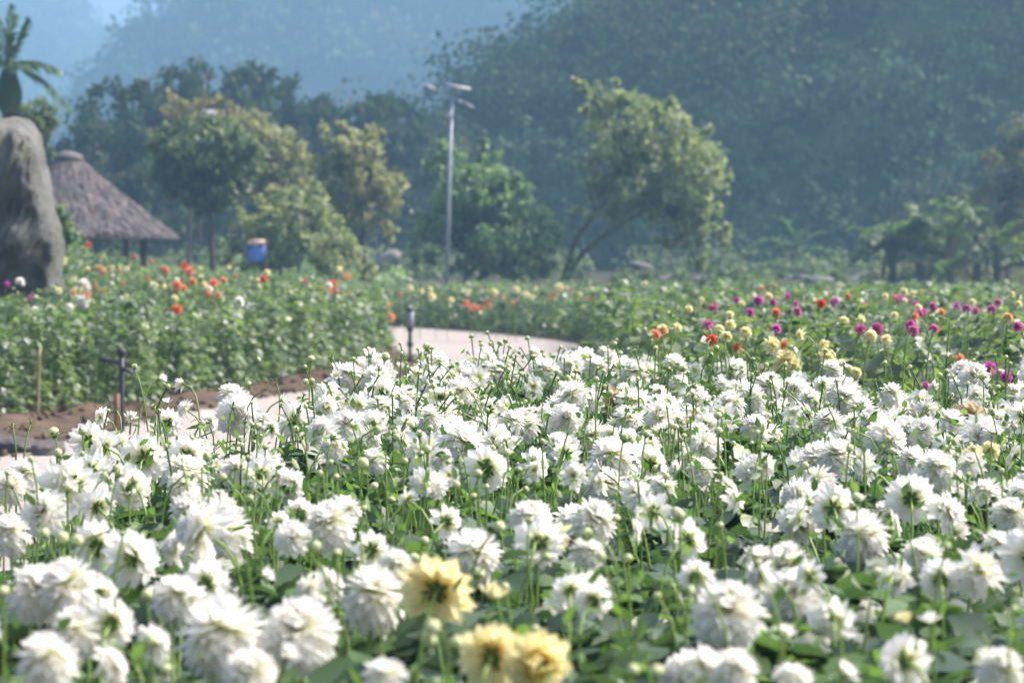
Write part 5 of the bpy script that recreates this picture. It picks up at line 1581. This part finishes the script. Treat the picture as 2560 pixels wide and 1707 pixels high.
for (px, py, d, c) in RBK:
    put_colour(px, py, d, c, bed_depth(px, py, rb_h, 11.3, 60), 'mixed bed')
for (px, py, d, c) in FBK:
    put_colour(px, py, d, c, float(np.clip(bed_depth(px, py, lambda x, y: 1.0 + 0 * y, 46, 66), 47, 66)), 'far bed')
# pale opening buds dotted through these beds
pd = []
for _ in range(420):
    bed = gc.random()
    if bed < .4:
        Y = gc.uniform(24, 48); x = gc.uniform(-.22 * Y, -2.5); poly, hf = LB_POLY, lb_h
    else:
        Y = math.sqrt(gc.uniform(12 ** 2, 60 ** 2)); x = gc.uniform(-3, .22 * Y); poly, hf = RB_POLY, rb_h
    if inpoly(np.array([x]), np.array([Y]), poly)[0]: pd.append(np.array([x, Y, float(hf(x, Y)) + gc.uniform(-.08, .06)]))
b = Buf()
for p in pd:
    v, q, pt = bud_arrays(1, 7, 5); b.add(v * gc.uniform(.011, .02) + p, [q], .9)
tag(link('pale_bud_mass', b.mesh('pale_bud_mass', [M['bud']], True, 'pt')), 'pale closed buds dotted through the far flower beds', 'buds', kind='stuff')

# ----------------------------------------------------------------------------
# labels that single out each bloom
# ----------------------------------------------------------------------------
def pix(p): return CX + p[0] / p[1] * FPX, HY + (CAMZ - p[2]) / p[1] * FPX
COLS = [(420, 'below the hut'), (760, 'below the blue sign'), (1040, 'below the golden trees'), (1290, 'below the lamp post'), (1560, 'below the leaning tree'), (1850, 'below the tree crown'), (2120, 'below the lone banana'), (9999, 'below the banana clump')]
def col_of(px): return next(t for m, t in COLS if px < m)
def row_of(py): return 'far edge rows' if py < 960 else 'back rows' if py < 1060 else 'middle rows' if py < 1180 else 'focused rows' if py < 1300 else 'near rows' if py < 1480 else 'frontmost rows'
FACE = {'B': 'seen from behind', 'C': 'facing us', 'U': 'open upward', 'L': 'turned leftward', 'R': 'turned rightward', 'D': 'on top', 'N': 'nodding'}
KN = {'full': 'layered', 'ball': 'ball shaped', 'semi': 'open starry', 'half': 'half opened', 'droop': 'drooping'}
def assign(items, make):
    groups = {}
    for it in items: groups.setdefault(make(it), []).append(it)
    for lab, its in groups.items():
        if len(its) == 1: its[0][1]['label'] = lab; continue
        its.sort(key=lambda i: pix(i[0])[0])
        for k, i in enumerate(its): i[1]['label'] = f'{lab}, {ordinal(k + 1)} from left'
assign(white_items, lambda i: f"{KN[i[3]]} white dahlia {FACE[i[2]]}, {row_of(pix(i[0])[1])} {col_of(pix(i[0])[0])}")
assign(bud_items, lambda i: f"{'small leafy green' if i[2] else 'round pale green'} dahlia bud {'nodding' if i[3] > 1 else 'upright'}, {row_of(pix(i[0])[1])} {col_of(pix(i[0])[0])}")
CN = {'w': 'white', 'r': 'red', 'o': 'orange', 'm': 'magenta', 'p': 'peach', 'y': 'pale yellow', 'k': 'pink'}
BN = {'raised bed': 'raised bed beside the rock', 'mixed bed': 'wide mixed bed behind the white blooms', 'far bed': 'far bed across the path'}
assign(colour_items, lambda i: f"{CN[i[2]]} dahlia in the {BN[i[3]]}")

# ----------------------------------------------------------------------------
# the haze
# ----------------------------------------------------------------------------
m, nt, out = new_mat('haze')
pv = N(nt, 'ShaderNodeVolumePrincipled')
pv.inputs['Color'].default_value = (*HAZE_COLOR, 1)
pv.inputs['Density'].default_value = HAZE_DENSITY
pv.inputs['Anisotropy'].default_value = 0.25
nt.links.new(pv.outputs[0], out.inputs['Volume'])
zt = max(max((o.matrix_basis @ Vector(c)).z for c in o.bound_box) for o in (hill, midm, farm)) + 16
b = Buf(); b.box((0, 680, (zt - 3) / 2), (1440, 1500, zt + 3))
tag(link('haze', b.mesh('haze', [m])), 'thin blue haze hanging in the valley', 'haze', kind='stuff')
print('haze top', zt, 'objects', len(bpy.data.objects), 'tris', sum(sum(len(p.vertices) - 2 for p in ()) for o in ()))
print('total polys', sum(len(me.polygons) for me in bpy.data.meshes))
